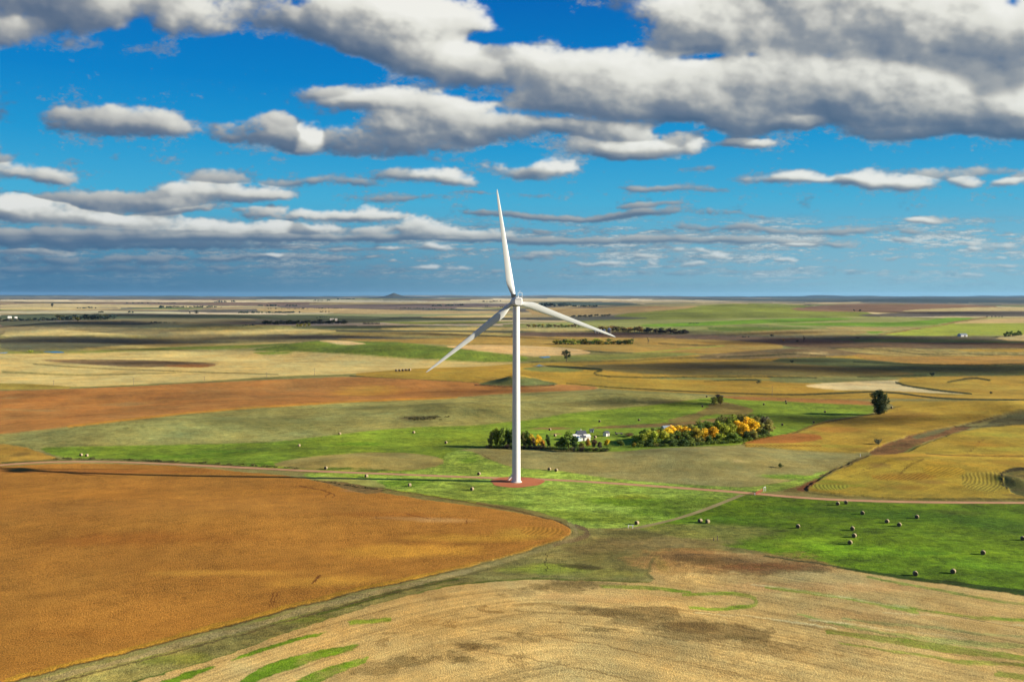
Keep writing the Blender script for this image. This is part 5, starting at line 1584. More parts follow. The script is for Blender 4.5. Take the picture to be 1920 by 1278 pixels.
B0 = bale_mesh().build("hay_bale", [M_BALE, M_BALE_END])
bm = bmesh.new(); bm.from_mesh(B0.data); bmesh.ops.remove_doubles(bm, verts=bm.verts, dist=1e-4); bmesh.ops.recalc_face_normals(bm, faces=bm.faces); bm.to_mesh(B0.data); bm.free()
R_ = "hay bales dotted over the right hand meadow"; T_ = "hay bales near the turbine"; F_ = "hay bales around the farmyard"; D_ = "hay bales on the far green strip"
BALES = [
    (1570.7, 946.5, 20, R_, "round hay bale just below the road, left one of a close pair"), (1586, 944.3, -10, R_, "round hay bale just below the road, right one of a close pair"),
    (1617, 964.3, 15, R_, "single hay bale on dark grass next below the roadside pair"), (1719, 971.5, 25, R_, "highest hay bale of the trio on the dark right hand grass"),
    (1663, 980, 30, R_, "leftmost hay bale of the trio on the dark right hand grass"), (1686, 986.3, 25, R_, "lowest hay bale of the trio on the dark right hand grass"),
    (1496, 989.5, -15, R_, "lone hay bale at the left of the right hand meadow, below the road"), (1598, 993.6, 20, R_, "topmost of three hay bales in a column in mid meadow"),
    (1601.5, 1007, 30, R_, "middle one of three hay bales in a column in mid meadow"), (1593.6, 1020, 25, R_, "lowest of three hay bales in a column in mid meadow"),
    (1917.5, 1012.4, 20, R_, "hay bale cut by the right edge of the picture"), (1843, 1039, 25, R_, "lone large hay bale at the right of the bright meadow"),
    (1787, 1074.3, 30, R_, "hay bale low in the meadow, right of the lowest bale"), (1716, 1078.5, 15, R_, "lowest hay bale, beside the dark ditch above the stubble"),
    (1312.7, 978.9, 50, R_, "left hay bale of the pair beside the field track"), (1326.7, 980.3, 55, R_, "right hay bale of the pair beside the field track"),
    (1194, 982.8, 35, R_, "lone hay bale where the field track ends"), (885, 918.8, -28, T_, "dark ended hay bale on bright grass just left of the pad"),
    (768, 911.3, -55, T_, "hay bale lying at the edge of the tower's long shadow"), (898, 890.2, -20, T_, "hay bale above the road just left of the tower"),
    (687, 894.3, -40, T_, "hay bale just below the road far left of the tower"), (611, 879.2, -10, T_, "hay bale above the road below the bare mound"),
    (1030, 881.3, -22, T_, "left hay bale of the pair above the road right of the tower"), (1043, 883.3, -25, T_, "right hay bale of the pair above the road right of the tower"),
    (637, 814.5, 40, F_, "hay bale at the foot of the pasture, farthest left above the bare mound"), (775.7, 811.9, -35, F_, "hay bale in the meadow between the dark scrub and the tower"),
    (836, 831.3, 10, F_, "hay bale in the meadow left of the leafy grove"), (1031, 806.8, -20, F_, "pale hay bale behind the grove, nearest the tower"),
    (1040.7, 817.8, 40, F_, "hay bale among the grove trees left of the farmhouse"), (1124, 791, 0, F_, "hay bale in the meadow straight behind the farmhouse"),
    (1198, 788.7, 10, F_, "hay bale in the meadow behind the sheds, right of the farmhouse"), (1116, 821, 30, F_, "brown hay bale against the right side of the farmhouse"),
    (561, 836.8, 50, F_, "lone hay bale on the bright grass left of the meadow"), (152, 854.5, 15, F_, "left one of two pale hay bales near the road at far left"),
    (163, 855.5, 20, F_, "right one of two pale hay bales near the road at far left"),
    (1317, 762.8, 0, D_, "small dark bale below left of the yellow bushes"), (1325, 744.4, 0, D_, "small dark bale above left of the yellow bushes"),
    (1432, 759.2, 10, D_, "far hay bale on sunlit grass right of the yellow bushes"), (1474, 757, 0, D_, "dark hay bale standing close to a pale one on the far grass"),
    (1473.6, 753.2, 15, D_, "pale hay bale just behind a dark one on the far grass"), (1546.7, 773.2, 0, D_, "hay bale on shaded grass left of the dark lone tree"),
    (1525.7, 792.8, 0, D_, "hay bale on shaded grass near the ochre field edge"), (1466.7, 797.4, 0, D_, "hay bale on shaded grass right of the autumn grove"),
    (1671.7, 765.2, 30, D_, "hay bale just right of the dark lone tree"),
] + [(743.5 + 6.2 * k, 696.2 - .3 * k, 20, "row of bales on the far golden field", "one of a short row of tiny dark bales on the far golden field") for k in range(5)]
for i, (u, v, rz, grp, lab) in enumerate(BALES):
    o = B0 if i == 0 else link(B0.copy())
    x, y, z = spot(u, v)
    o.location = (x, y, z - .02); o.rotation_euler = (0, 0, math.radians(-abs(rz) - 6))
    s = .84 if v > 740 else 1.5
    o.scale = (s, s, s)
    tag(o, lab, "hay bale", grp)

# ------------------------------------------------------------------ trees
def leaf_mat():
    m, nt, out = newmat("leaves")
    p = principled(nt, out, .75, 0, .2)
    oi = N(nt, "ShaderNodeObjectInfo"); tc = N(nt, "ShaderNodeTexCoord"); ge = N(nt, "ShaderNodeNewGeometry")
    n = N(nt, "ShaderNodeTexNoise", i_Scale=.9, i_Detail=3.0, i_Roughness=.6)
    nt.links.new(tc.outputs["Object"], n.inputs["Vector"])
    a = N(nt, "ShaderNodeMapRange"); a.inputs["From Min"].default_value = .25; a.inputs["From Max"].default_value = .75; a.inputs["To Min"].default_value = .62; a.inputs["To Max"].default_value = 1.4
    nt.links.new(n.outputs["Fac"], a.inputs["Value"])
    b = N(nt, "ShaderNodeMapRange"); b.inputs["To Min"].default_value = .72; b.inputs["To Max"].default_value = 1.3
    nt.links.new(ge.outputs["Random Per Island"], b.inputs["Value"])
    mu = N(nt, "ShaderNodeMath", operation="MULTIPLY"); nt.links.new(a.outputs[0], mu.inputs[0]); nt.links.new(b.outputs[0], mu.inputs[1])
    sc = N(nt, "ShaderNodeVectorMath", operation="SCALE"); nt.links.new(oi.outputs["Color"], sc.inputs[0]); nt.links.new(mu.outputs[0], sc.inputs["Scale"])
    nt.links.new(sc.outputs[0], p.inputs["Base Color"])
    tr = nt.nodes.new("ShaderNodeBsdfTranslucent"); nt.links.new(sc.outputs[0], tr.inputs["Color"])
    mx = nt.nodes.new("ShaderNodeMixShader"); mx.inputs[0].default_value = .28
    nt.links.new(p.outputs[0], mx.inputs[1]); nt.links.new(tr.outputs[0], mx.inputs[2]); nt.links.new(mx.outputs[0], out.inputs["Surface"])
    return m


M_LEAF = leaf_mat()


def crown_pts(r, lobes, n, size, shell=.55):
    """leaf sprays scattered through overlapping lobes; unit tree is 10 m high"""
    vs = []; fs = []
    tot = sum(l[3] ** 2 for l in lobes)
    for (cx_, cy_, cz_, rad, sq) in lobes:
        k = max(6, int(n * rad ** 2 / tot))
        for _ in range(k):
            d = Vector((r.gauss(0, 1), r.gauss(0, 1), r.gauss(0, 1))).normalized()
            q = rad * (shell + (1 - shell) * r.random() ** .6) * (1 + .12 * r.gauss(0, 1))
            c = Vector((cx_ + d.x * q, cy_ + d.y * q, cz_ + d.z * q * sq))
            nrm = (d + Vector((r.gauss(0, .6), r.gauss(0, .6), r.gauss(0, .6)))).normalized()
            a = nrm.cross(Vector((0, 0, 1))); a = a.normalized() if a.length > .01 else Vector((1, 0, 0))
            b = nrm.cross(a)
            th = r.uniform(0, 3.14); a, b = a * math.cos(th) + b * math.sin(th), b * math.cos(th) - a * math.sin(th)
            s = size * r.uniform(.6, 1.5)
            i = len(vs)
            vs += [c - a * s - b * s * .35, c + b * s * -.6 + a * s * .25, c + a * s * 1.1, c + b * s * .7 - a * .1 * s]
            fs.append((i, i + 1, i + 2, i + 3))
    return vs, fs


def make_tree_meshes(seed, kind):
    r = random.Random(seed)
    tr = MB(); cr = MB()
    lobes = []
    if kind == "broad":
        ns, size, n = 17, .33, 1500
        for k in range(ns):
            a = r.uniform(0, 6.28); q = r.uniform(.3, 2.3) if k else 0
            lobes.append((q * math.cos(a), q * math.sin(a), 1.6 + 6.0 * (k / ns) ** .9 + r.uniform(-.4, .4) if k else 8.2, r.uniform(.85, 1.7), r.uniform(.75, 1.1)))
    elif kind == "tall":
        ns, size, n = 10, .30, 800
        for k in range(ns):
            a = r.uniform(0, 6.28); q = r.uniform(.1, 1.1)
            lobes.append((q * math.cos(a), q * math.sin(a), 2.6 + k * .66, r.uniform(1.0, 1.35) * (1.05 - .035 * k), 1.0))
    elif kind == "shrub":
        ns, size, n = 8, .5, 420
        for k in range(ns):
            a = r.uniform(0, 6.28); q = r.uniform(.4, 3.2)
            lobes.append((q * math.cos(a), q * math.sin(a), r.uniform(2.0, 6.2), r.uniform(1.8, 2.8), .9))
    elif kind == "far":
        ns, size, n = 7, .62, 150
        for k in range(ns):
            a = r.uniform(0, 6.28); q = r.uniform(.2, 1.9)
            lobes.append((q * math.cos(a), q * math.sin(a), r.uniform(1.6, 7.8), r.uniform(1.4, 2.1), .9))
    elif kind == "conifer":
        ns, size, n = 9, .45, 160
        for k in range(ns):
            lobes.append((0, 0, 1.2 + k * .95, 1.75 * (1 - k / 9.6), .6))
    elif kind == "lone":
        ns, size, n = 46, .19, 7500
        for k in range(ns):
            zc = 1.1 + 7.6 * (k / ns)
            wd = (1.35 + 1.5 * min(1, zc / 6.0)) * (1.0 if zc < 8.0 else .72) * (.8 + .4 * r.random())
            a = k * 2.4 + r.uniform(-.4, .4); q = (.0 if k % 3 == 0 else (.4 + .6 * r.random())) * wd * .9
            lobes.append((q * math.cos(a), q * math.sin(a), zc, r.uniform(.7, 1.25), 1.15))
    elif kind == "open":
        ns, size, n = 20, .22, 1500
        for k in range(ns):
            a = r.uniform(0, 6.28); q = r.uniform(.4, 4.2)
            lobes.append((q * math.cos(a), q * math.sin(a) * .8, r.uniform(2.6, 9.0 - q * .5), r.uniform(.7, 1.2), .85))
    elif kind == "bare":
        ns, size, n = 8, .10, 60
        for k in range(ns):
            a = r.uniform(0, 6.28); q = r.uniform(.4, 2.2)
            lobes.append((q * math.cos(a), q * math.sin(a), r.uniform(4, 9.0), 1.0, 1))
    top = 8.8 if kind in ("tall", "conifer", "lone") else 6.5
    seg = 8 if kind not in ("far",) else 5
    tr.tube([(0, 0, -.4), (.05, .03, top * .3), (-.06, .08, top * .6), (.04, 0, top)], [.30, .23, .15, .05], seg)
    for (cx_, cy_, cz_, rad, sq) in lobes[: (5 if kind == "far" else 16)]:
        z0 = min(max(cz_ * .42, .8), top * .8)
        mid = (cx_ * .45, cy_ * .45, z0 + (cz_ - z0) * .62)
        tr.tube([(0, 0, z0), mid, (cx_ * .95, cy_ * .95, cz_)], [.13, .08, .03], 5, caps=False)
        if kind == "bare":
            for _ in range(7):
                e = Vector((cx_ + r.uniform(-1, 1), cy_ + r.uniform(-1, 1), cz_ + r.uniform(.2, 1.4)))
                tr.tube([mid, (Vector(mid) + e) / 2 + Vector((0, 0, .3)), e], [.05, .03, .015], 4, caps=False)
    vs, fs = crown_pts(r, lobes, n, size)
    cr.add(vs, fs, 0, True)
    return tr, cr


def mesh_of(mb, name, mat):
    me = bpy.data.meshes.new(name)
    me.from_pydata([tuple(p) for p in mb.v], [], mb.f); me.materials.append(mat)
    me.polygons.foreach_set("use_smooth", [True] * len(mb.f)); me.update()
    return me


TM = {}
for kind, num in (("broad", 5), ("tall", 4), ("shrub", 4), ("far", 6), ("conifer", 2), ("lone", 1), ("open", 1), ("bare", 2)):
    TM[kind] = []
    for k in range(num):
        t_, c_m = make_tree_meshes(100 + 17 * k + len(kind) * 7, kind)
        if kind == "far":                    # one mesh, two materials
            mb = MB(); mb.add(t_.v, t_.f, 1, True); mb.add(c_m.v, c_m.f, 0, True)
            me = bpy.data.meshes.new("tree"); me.from_pydata([tuple(p) for p in mb.v], [], mb.f)
            me.materials.append(M_LEAF); me.materials.append(M_BARK)
            me.polygons.foreach_set("material_index", mb.m); me.polygons.foreach_set("use_smooth", mb.s); me.update()
            TM[kind].append(me)
        else:
            TM[kind].append((mesh_of(t_, "trunk", M_BARK), mesh_of(c_m, "crown", M_LEAF)))

C_GREEN = lin((104, 124, 44)) * .8; C_DGREEN = lin((72, 94, 42)) * .8; C_YEL = lin((250, 206, 44)) * .85; C_GOLD = lin((212, 190, 60)) * .75; C_ORG = lin((214, 164, 62)) * .68
C_LIME = lin((170, 180, 56)) * .8; C_BRN = lin((122, 96, 66)) * .75; C_PURP = lin((92, 80, 72)) * .7; C_OLIVE = lin((134, 134, 62)) * .8; C_TEAL = lin((44, 62, 56)) * .75
TR = random.Random(5)


def tree(u, v, hpx, wpx, kind, c, label, group=None, cat="tree", name="tree", dxy=(0, 0)):
    x, y, z = spot(u, v)
    x += dxy[0]; y += dxy[1]
    z = float(height(x, y))
    mpp = math.hypot(y, EYE) / FPX
    H = hpx * mpp / 9.6
    base = {"broad": 6.2, "tall": 4.4, "shrub": 9.5, "far": 6.6, "conifer": 3.6, "lone": 7.0, "open": 10.5, "bare": 5.5}[kind]
    Wd = (wpx * mpp / base) if wpx else H * TR.uniform(.9, 1.15)
    k = TR.randrange(len(TM[kind]))
    v_ = TR.uniform(.8, 1.2)
    cc = (float(c[0] * v_ * TR.uniform(.9, 1.12)), float(c[1] * v_), float(c[2] * v_), 1)
    rz = TR.uniform(0, 6.28)
    if kind == "far":
        o = bpy.data.objects.new(name, TM[kind][k]); link(o)
        o.location = (x, y, z); o.rotation_euler = (0, 0, rz); o.scale = (Wd, Wd, H); o.color = cc
    else:
        o = empty(name, (x, y, z), rz); o.scale = (Wd, Wd, H)
        for me, nm in zip(TM[kind][k], ("trunk", "crown")):
            q = bpy.data.objects.new(nm, me); link(q); q.parent = o; q.color = cc
    tag(o, label, cat, group)
    return o


tree(1649, 777, 47, 40, "lone", lin((62, 78, 40)) * .85, "large dense dark green tree standing alone at the edge of the ochre field")
tree(1062, 677, 24, 30, "open", lin((60, 76, 46)) * .75, "round open crowned dark tree alone right of the tower in the middle distance")
tree(1339, 759, 16, 14, "broad", C_OLIVE * 1.3, "yellowish bush on the far green strip, left one of two"); tree(1351, 758, 17, 14, "broad", lin((150, 146, 60)) * .75, "yellowish bush on the far green strip, right one of two")
tree(1347, 752, 14, 18, "broad", C_PURP, "dark leafless bush behind the two yellowish bushes")
tree(1463.5, 876.5, 10, 11, "shrub", C_DGREEN, "small dark round bush alone on the pale pasture swell", cat="bush", name="bush")
tree(1647, 834, 14, 15, "shrub", lin((120, 122, 96)) * .7, "grey green bush beside the brown draw between ochre fields", cat="bush", name="bush")
tree(1748, 705, 9, 10, "shrub", C_TEAL, "dark bush at the tip of the shaded corn field", cat="bush", name="bush")
tree(1180, 818, 8, 24, "shrub", C_BRN, "wide low brown bush on the lawn right of the farm sheds", cat="bush", name="bush")
tree(1485, 680, 6, 8, "shrub", C_TEAL, "small dark bush alone in the shaded fields", cat="bush", name="bush")
tree(1858, 738, 5, 6, "shrub", C_TEAL, "tiny dark bush in the golden field at far right", cat="bush", name="bush")
tree(58, 661, 6, 12, "shrub", C_LIME, "yellow green bush beside the far slough at left", cat="bush", name="bush")
tree(1507, 641, 13, 12, "bare", C_PURP, "sparse dark tree standing in the shaded plain"); tree(1447, 631, 6, 10, "far", C_TEAL, "small dark tree at the left end of the shaded plain")
tree(1469, 639, 4, 6, "far", C_ORG, "tiny orange bush in the shaded plain", cat="bush", name="bush")
tree(1495, 641, 4, 8, "far", C_TEAL, "low dark bush at the foot of the sparse dark tree", cat="bush", name="bush"); tree(1608, 633.6, 3, 8, "far", C_TEAL, "low bush far out on the dark plain", cat="bush", name="bush")
tree(98, 577, 10, 6.5, "far", C_TEAL, "lone tall dark tree far off at upper left")
tree(368, 588, 7, 11, "far", C_TEAL, "dark clump like tree above the far woods at left"); tree(356, 588, 5, 4, "far", C_TEAL, "thin dark tree beside the larger far tree at left")
tree(1215, 644, 12, 9, "bare", lin((190, 186, 170)) * .6, "pale leafless tree right of the short shelterbelt")
tree(1186, 643, 11, 7, "bare", C_OLIVE, "thin open tree at the right end of the short shelterbelt")
for k in range(9):
    tree(1884 + k * 3.7, 631.5 - k * .25, TR.uniform(9, 13), 8, "far", C_DGREEN * .9, "dark tree in the round clump near the right edge", "clump of trees near the right edge")

# grove left of / behind the tower
LG = "trees of the grove behind the turbine"
for (u, v, h, w, kind, c, lab) in (
        (921, 838, 30, 17, "tall", C_OLIVE * 1.1, "pale thin leaved tree at the left end of the grove"), (931, 838, 38, 18, "broad", C_LIME * .7, "tall yellow green tree near the left end of the grove"),
        (943, 839, 40, 20, "broad", C_GREEN, "tall dark green tree left of the tower in the grove"), (953, 838, 38, 18, "broad", C_GREEN, "tall dark green tree left of the tower in the grove"),
        (962, 839, 36, 18, "broad", C_DGREEN, "tall dark green tree left of the tower in the grove"), (981, 838, 30, 17, "broad", C_OLIVE, "leafy green tree just right of the tower in the grove"),
        (988, 838, 32, 17, "broad", C_GREEN, "leafy green tree just right of the tower in the grove"), (996, 838, 26, 14, "broad", C_GOLD * .8, "pale golden tree just right of the tower in the grove"),
        (1000, 839, 20, 10, "tall", C_BRN, "thin brown tree beside the pale golden one in the grove"),
        (1009, 836, 22, 12, "broad", C_YEL * .9, "bright yellow tree in the grove right of the tower"), (1017, 839, 16, 11, "broad", C_ORG, "small orange tree beside the bright yellow one"),
        (1027, 840, 27, 12, "tall", C_DGREEN * 1.1, "narrow grey green tree standing alone in the grove"), (1046, 840, 14, 14, "broad", C_GREEN, "low green tree left of the farmhouse"),
        (1054, 841, 24, 16, "broad", C_GREEN, "dark green tree in front of the farmhouse"), (1066, 841, 34, 22, "broad", C_GREEN, "biggest dark green tree in front of the farmhouse"),
        (1077, 841, 26, 18, "broad", C_DGREEN, "dark green tree in front of the farmhouse"), (1090, 842, 14, 14, "broad", C_OLIVE, "low olive tree below the farmhouse"),
        (1102, 838, 18, 10, "broad", C_ORG, "small orange tree at the right of the farmhouse"), (1114, 840, 18, 13, "broad", C_BRN * 1.2, "reddish brown tree right of the farmhouse"),
        (1124, 840, 13, 12, "broad", C_PURP, "thin leafless tree right of the farmhouse"), (1138, 836, 14, 11, "broad", C_YEL * .8, "small yellow tree below the farm shed"),
        (1164, 836, 12, 14, "broad", C_GREEN, "small green tree alone below the lawn"), (1189, 838, 9, 10, "broad", C_GOLD * .7, "small golden tree at the left tip of the right grove")):
    tree(u, v, h, w, kind, c, lab, LG)
for k in range(38):
    u = 917 + k * 6.1 + TR.uniform(-2, 2)
    if u > 1205: break
    vb = float(np.interp(u, [915, 1015, 1060, 1135, 1170, 1210], [839.5, 842.5, 845.5, 846, 841, 839]))
    hh = float(np.interp(u, [915, 1010, 1140, 1160, 1200], [9, 10, 9, 6, 7]))
    c = TR.choice([C_DGREEN, C_DGREEN, C_GREEN, C_OLIVE, C_PURP])
    tree(u, vb, hh, 14, "shrub", c, "low dark bush in the hedge along the foot of the grove", "bushes along the foot of the grove", cat="bush", name="bush")
# grove on the right
RGn = "trees of the dense autumn grove right of the farmhouse"
GPOLY_F = lambda u: float(np.interp(u, [1195, 1290, 1390, 1448], [838, 836, 829, 817]))
GPOLY_B = lambda u: float(np.interp(u, [1195, 1250, 1330, 1440], [830, 822, 812, 806]))
cols = []
for row in range(4):
    for k in range(15):
        u = 1200 + 248 * (k + .5 * (row % 2)) / 15 + TR.uniform(-4, 4)
        if u > 1446: continue
        f, b = GPOLY_F(u), GPOLY_B(u)
        v = f + (b - f) * row / 3 - 1 + TR.uniform(-1, 1)
        h = float(np.interp(u, [1195, 1215, 1260, 1330, 1400, 1450], [17, 24, 24, 27, 33, 28])) * TR.uniform(.85, 1.1)
        if row == 0: h *= .62
        c = TR.choice([C_GREEN, C_GREEN * 1.15, C_DGREEN * 1.1, C_OLIVE, C_LIME * .8])
        lab = "dark green tree in the dense autumn grove right of the farmhouse"
        if 1375 < u < 1410 and row in (1, 2): c, lab = C_YEL, "bright yellow tree at the crown of the autumn grove"
        elif 1240 < u < 1290 and row in (2, 3): c, lab = (C_YEL * .8 + C_GOLD * .15, "golden tree at the left top of the autumn grove")
        elif 1300 < u < 1350 and row == 1: c, lab = (TR.choice([C_YEL * .8, C_GOLD, C_LIME * 1.1]), "orange yellow tree in the heart of the autumn grove")
        elif 1425 < u < 1440 and row == 1: c, lab = C_YEL * .8, "yellow tree near the right end of the autumn grove"
        elif u < 1245 and row in (1, 2): c, lab = TR.choice([(C_GOLD * .8, "pale gold tree at the left end of the autumn grove"), (C_LIME, "lime green tree at the left end of the autumn grove")])
        elif 1345 < u < 1380 and row == 1: c, lab = C_LIME, "yellow green tree beside the orange ones in the autumn grove"
        elif u > 1430 and row >= 2: c, lab = C_PURP * .9 + C_DGREEN * .4, "greyish tree at the right end of the autumn grove"
        tree(u, v, h, 25 if row else 20, "broad", c, lab, RGn)
for k in range(26):
    u = 1196 + 252 * (k + .5) / 26
    tree(u + TR.uniform(-2, 2), GPOLY_F(u) + TR.uniform(-.5, .8), TR.uniform(7, 10), 15, "shrub", TR.choice([C_GREEN, C_DGREEN, C_OLIVE, C_GREEN]), "low green bush along the front of the autumn grove", "bushes along the front of the autumn grove", cat="bush", name="bush")

# shelterbelts: (u0,v0,u1,v1,height px,count,colours,label,group)
BELTS = [
    ((0, 602.5), (215, 598.5), 10.5, 46, [C_TEAL, C_TEAL * 1.2, C_OLIVE * .35, C_TEAL], "dark tree in the long shaded woods at far left", "trees of the long shaded woods at far left", None),
    ((491, 608), (650, 607), 8.5, 34, [C_TEAL, C_TEAL, C_DGREEN * .6], "dark tree in the shelterbelt left of the rotor", "trees of the shelterbelt left of the rotor", None),
    ((988, 613.5), (1096, 613.5), 6.5, 16, [C_GREEN, C_BRN, C_DGREEN, C_GOLD * .6], "small autumn tree in the thin row under the right blade", "trees of the thin row under the right blade", None),
    ((1122, 620), (1290, 626), 10, 38, None, "autumn tree in the long belt beyond the grain bins", "trees of the long belt beyond the grain bins", None),
    ((1038, 645.5), (1184, 645.5), 10.5, 34, [C_GREEN, C_DGREEN, C_GREEN, C_LIME * .8, C_GOLD * .6], "green or yellowing tree in the short belt across the golden field", "trees of the short belt in the golden field", None),
    ((1070, 594.8), (1146, 592), 4.5, 14, [C_TEAL], "tiny dark tree in the broken row on the far green slope", "trees of the broken row on the far green slope", None),
]
for a, b, h, n, cs, lab, grp, _ in BELTS:
    for k in range(n):
        t_ = (k + .5 + TR.uniform(-.35, .35)) / n
        u = a[0] + (b[0] - a[0]) * t_; v = a[1] + (b[1] - a[1]) * t_ + TR.uniform(-.5, .5)
        if cs is None:
            c = TR.choice([lin((200, 168, 84)) * .8, lin((186, 150, 70)) * .7, C_OLIVE, C_BRN]) if t_ < .5 else TR.choice([C_PURP, C_BRN, C_PURP, C_TEAL])
        else: c = TR.choice(cs)
        hh = h * TR.uniform(.7, 1.15)
        if "far left" in lab: hh *= .6 if t_ < .5 else 1.1
        tree(u, v, hh, hh * TR.uniform(1.0, 1.4) + 2.5, "far", c, lab, grp)
for (u, v, c) in ((558, 613, C_OLIVE), (565, 612, C_GOLD * .5), (572, 613, C_OLIVE), (579, 612.5, C_LIME * .5), (145, 603, C_LIME * .4)):
    tree(u, v, 8, 9, "far", c, "olive yellow tree in front of the dark woods" if u > 500 else "olive yellow tree in front of the shaded woods at far left", "olive trees in front of the dark woods" if u > 500 else None)
for k in range(13):
    tree(681 + k * 2.5, 607.6, 5, 2.4, "conifer", C_TEAL, "small pointed conifer in the even row left of the rotor", "row of pointed conifers left of the rotor")

# distant woods too many and too small to count
vs_all = MB()
FAR = [((308, 576.5), (420, 576), 3, 40), ((235, 568.5), (330, 569), 2, 30), ((440, 587), (562, 586.5), 3.5, 60), ((480, 573.5), (560, 574), 3, 30), ((500, 579), (640, 578.5), 1.6, 60), ((300, 577), (320, 577), 4, 10),
       ((809, 574), (872, 572.5), 3.0, 34), ((740, 577), (860, 581), 1.6, 50), ((1010, 574), (1070, 573.5), 6.0, 60), ((1070, 575), (1120, 575), 3, 30), ((145, 578), (180, 578), 3, 12), ((580, 564), (620, 563.5), 2.2, 14), ((630, 561.5), (665, 561), 2.2, 16),
       ((900, 566), (940, 565), 2, 16), ((400, 566.5), (440, 566), 3, 16), ((280, 605), (335, 606), 2.5, 16), ((1290, 607), (1330, 607), 2, 6), ((1850, 594), (1880, 594), 2.2, 12), ((1600, 583), (1615, 583), 3, 6), ((1390, 632), (1405, 632), 2, 8), ((455, 611), (480, 610), 3, 12), ((910, 575), (960, 576), 2, 14), ((590, 596), (620, 595), 2, 8), ((600, 585), (620, 585), 2.4, 8), ((185, 586), (195, 586), 3, 5), ((240, 586.5), (250, 586), 3, 5)]
rr = random.Random(9)
for a, b, h, n in FAR:
    for k in range(n):
        t_ = rr.random()
        x, y, z = spot(a[0] + (b[0] - a[0]) * t_, a[1] + (b[1] - a[1]) * t_ + rr.uniform(-.3, .3))
        H = h * y / FPX * rr.uniform(.5, 1.15) ; Wd = H * rr.uniform(.7, 1.3)
        H = min(H, 26); Wd = min(Wd, 40)
        for q in range(5):
            c = Vector((x + rr.uniform(-.5, .5) * Wd, y + rr.uniform(-.5, .5) * Wd, z + H * rr.uniform(.3, .75)))
            v3 = ICO_LO = None
            d1 = Vector((rr.gauss(0, 1), rr.gauss(0, 1), rr.gauss(0, 1))).normalized()
            s = H * .36
            pts = [c + Vector((math.cos(w) * s * rr.uniform(.8, 1.4), math.sin(w) * s * rr.uniform(.8, 1.4), rr.uniform(-.3, .3) * s)) for w in (0, 1.57, 3.14, 4.71)]
            vs_all.add(pts + [c + Vector((0, 0, s)), c - Vector((0, 0, s))], [(0, 1, 4), (1, 2, 4), (2, 3, 4), (3, 0, 4), (1, 0, 5), (2, 1, 5), (3, 2, 5), (0, 3, 5)], 0, False)
o = vs_all.build("woods", M_LEAF); o.color = (float(C_TEAL[0]), float(C_TEAL[1]), float(C_TEAL[2]), 1)
tag(o, "distant dark hedgerows and woods scattered thinly across the far plain", "woods", kind="stuff")
# butte on the skyline
bx, by = -2720.0, 21500.0
mb = MB(); n = 36; rings = [(0, 34), (22, 28), (75, 6), (140, -18), (230, -42), (380, -62), (650, -78), (1300, -92)]
vb = []
for r_, z_ in rings[1:]:
    for k in range(n):
        a = 2 * math.pi * k / n
        q = r_ * (1 + .10 * math.sin(3 * a + 1) + .06 * math.sin(7 * a + r_))
        vb.append((bx + q * math.cos(a), by + q * math.sin(a), 86 + z_))
vb.append((bx, by, 86 + 34))
fb = [(i * n + k, i * n + (k + 1) % n, (i + 1) * n + (k + 1) % n, (i + 1) * n + k)[::-1] for i in range(len(rings) - 2) for k in range(n)] + [(k, (k + 1) % n, len(vb) - 1) for k in range(n)]
mb.add(vb, fb, 0, True)
tag(mb.build("hill", simple("butte_scree", tuple(float(q) for q in lin((74, 78, 70)) * .6), .95, 0, .1, .3, .01)), "small dark pointed butte on the far skyline", "butte", kind="structure")
# scrub in the pasture and along the road verge
sc = MB()
for _ in range(150):
    if rr.random() < .28:
        u, v = rr.gauss(793, 22), rr.gauss(784, 1.6); s = rr.uniform(.6, 1.5)
    elif rr.random() < .75:
        u = rr.uniform(100, 560); v = float(np.interp(u, [100, 200, 330, 460, 560], [860.5, 860.5, 866, 872, 879])) + rr.uniform(-1.5, .8); s = rr.uniform(.4, 1.0)
    else:
        u, v = rr.uniform(590, 725), 0; v = 901 + (u - 590) * .14 + rr.uniform(-1, 1); s = rr.uniform(.3, .6)
    x, y, z = spot(u, v)
    vs_, fs_ = crown_pts(rr, [(0, 0, .4, .6, .8), (.5, .2, .3, .5, .8), (-.5, .1, .3, .5, .7)], 36, .2, .3)
    sc.add([(p.x * s * 1.6 + x, p.y * s * 1.3 + y, max(p.z, -.1) * s * 1.2 + z) for p in vs_], fs_, 0, True)
o = sc.build("scrub", M_LEAF); o.color = (*[float(q) for q in lin((104, 100, 60)) * .7], 1)
tag(o, "tangled dry brush along the road verge and in the pasture", "scrub", kind="stuff")

# ------------------------------------------------------------------ farm buildings
def gable(mb_w, mb_r, cx_, cy_, z, L, Wd, hw, hr, rz=0.0, over=.35, th=.18):
    """walls and roof of a gabled block, ridge along local x"""
    co, si = math.cos(rz), math.sin(rz)

    def P(a, b, c): return (cx_ + a * co - b * si, cy_ + a * si + b * co, z + c)
    l, w = L / 2, Wd / 2
    v = [P(-l, -w, -.6), P(l, -w, -.6), P(l, w, -.6), P(-l, w, -.6), P(-l, -w, hw), P(l, -w, hw), P(l, w, hw), P(-l, w, hw), P(-l, 0, hw + hr - .02), P(l, 0, hw + hr - .02)]
    mb_w.add(v, [(0, 1, 5, 4), (2, 3, 7, 6), (1, 2, 6, 9, 5), (3, 0, 4, 8, 7)])
    lo = l + over; wo = w + over; dz = hr * over / w
    for s in (-1, 1):
        a = [P(-lo, s * wo, hw - dz + .04), P(lo, s * wo, hw - dz + .04), P(lo, 0, hw + hr + .04), P(-lo, 0, hw + hr + .04)]
        b = [(q[0], q[1], q[2] + th) for q in a]
        mb_r.add(a + b, [(0, 1, 2, 3), (7, 6, 5, 4), (0, 4, 5, 1), (1, 5, 6, 2), (2, 6, 7, 3), (3, 7, 4, 0)])
    return P


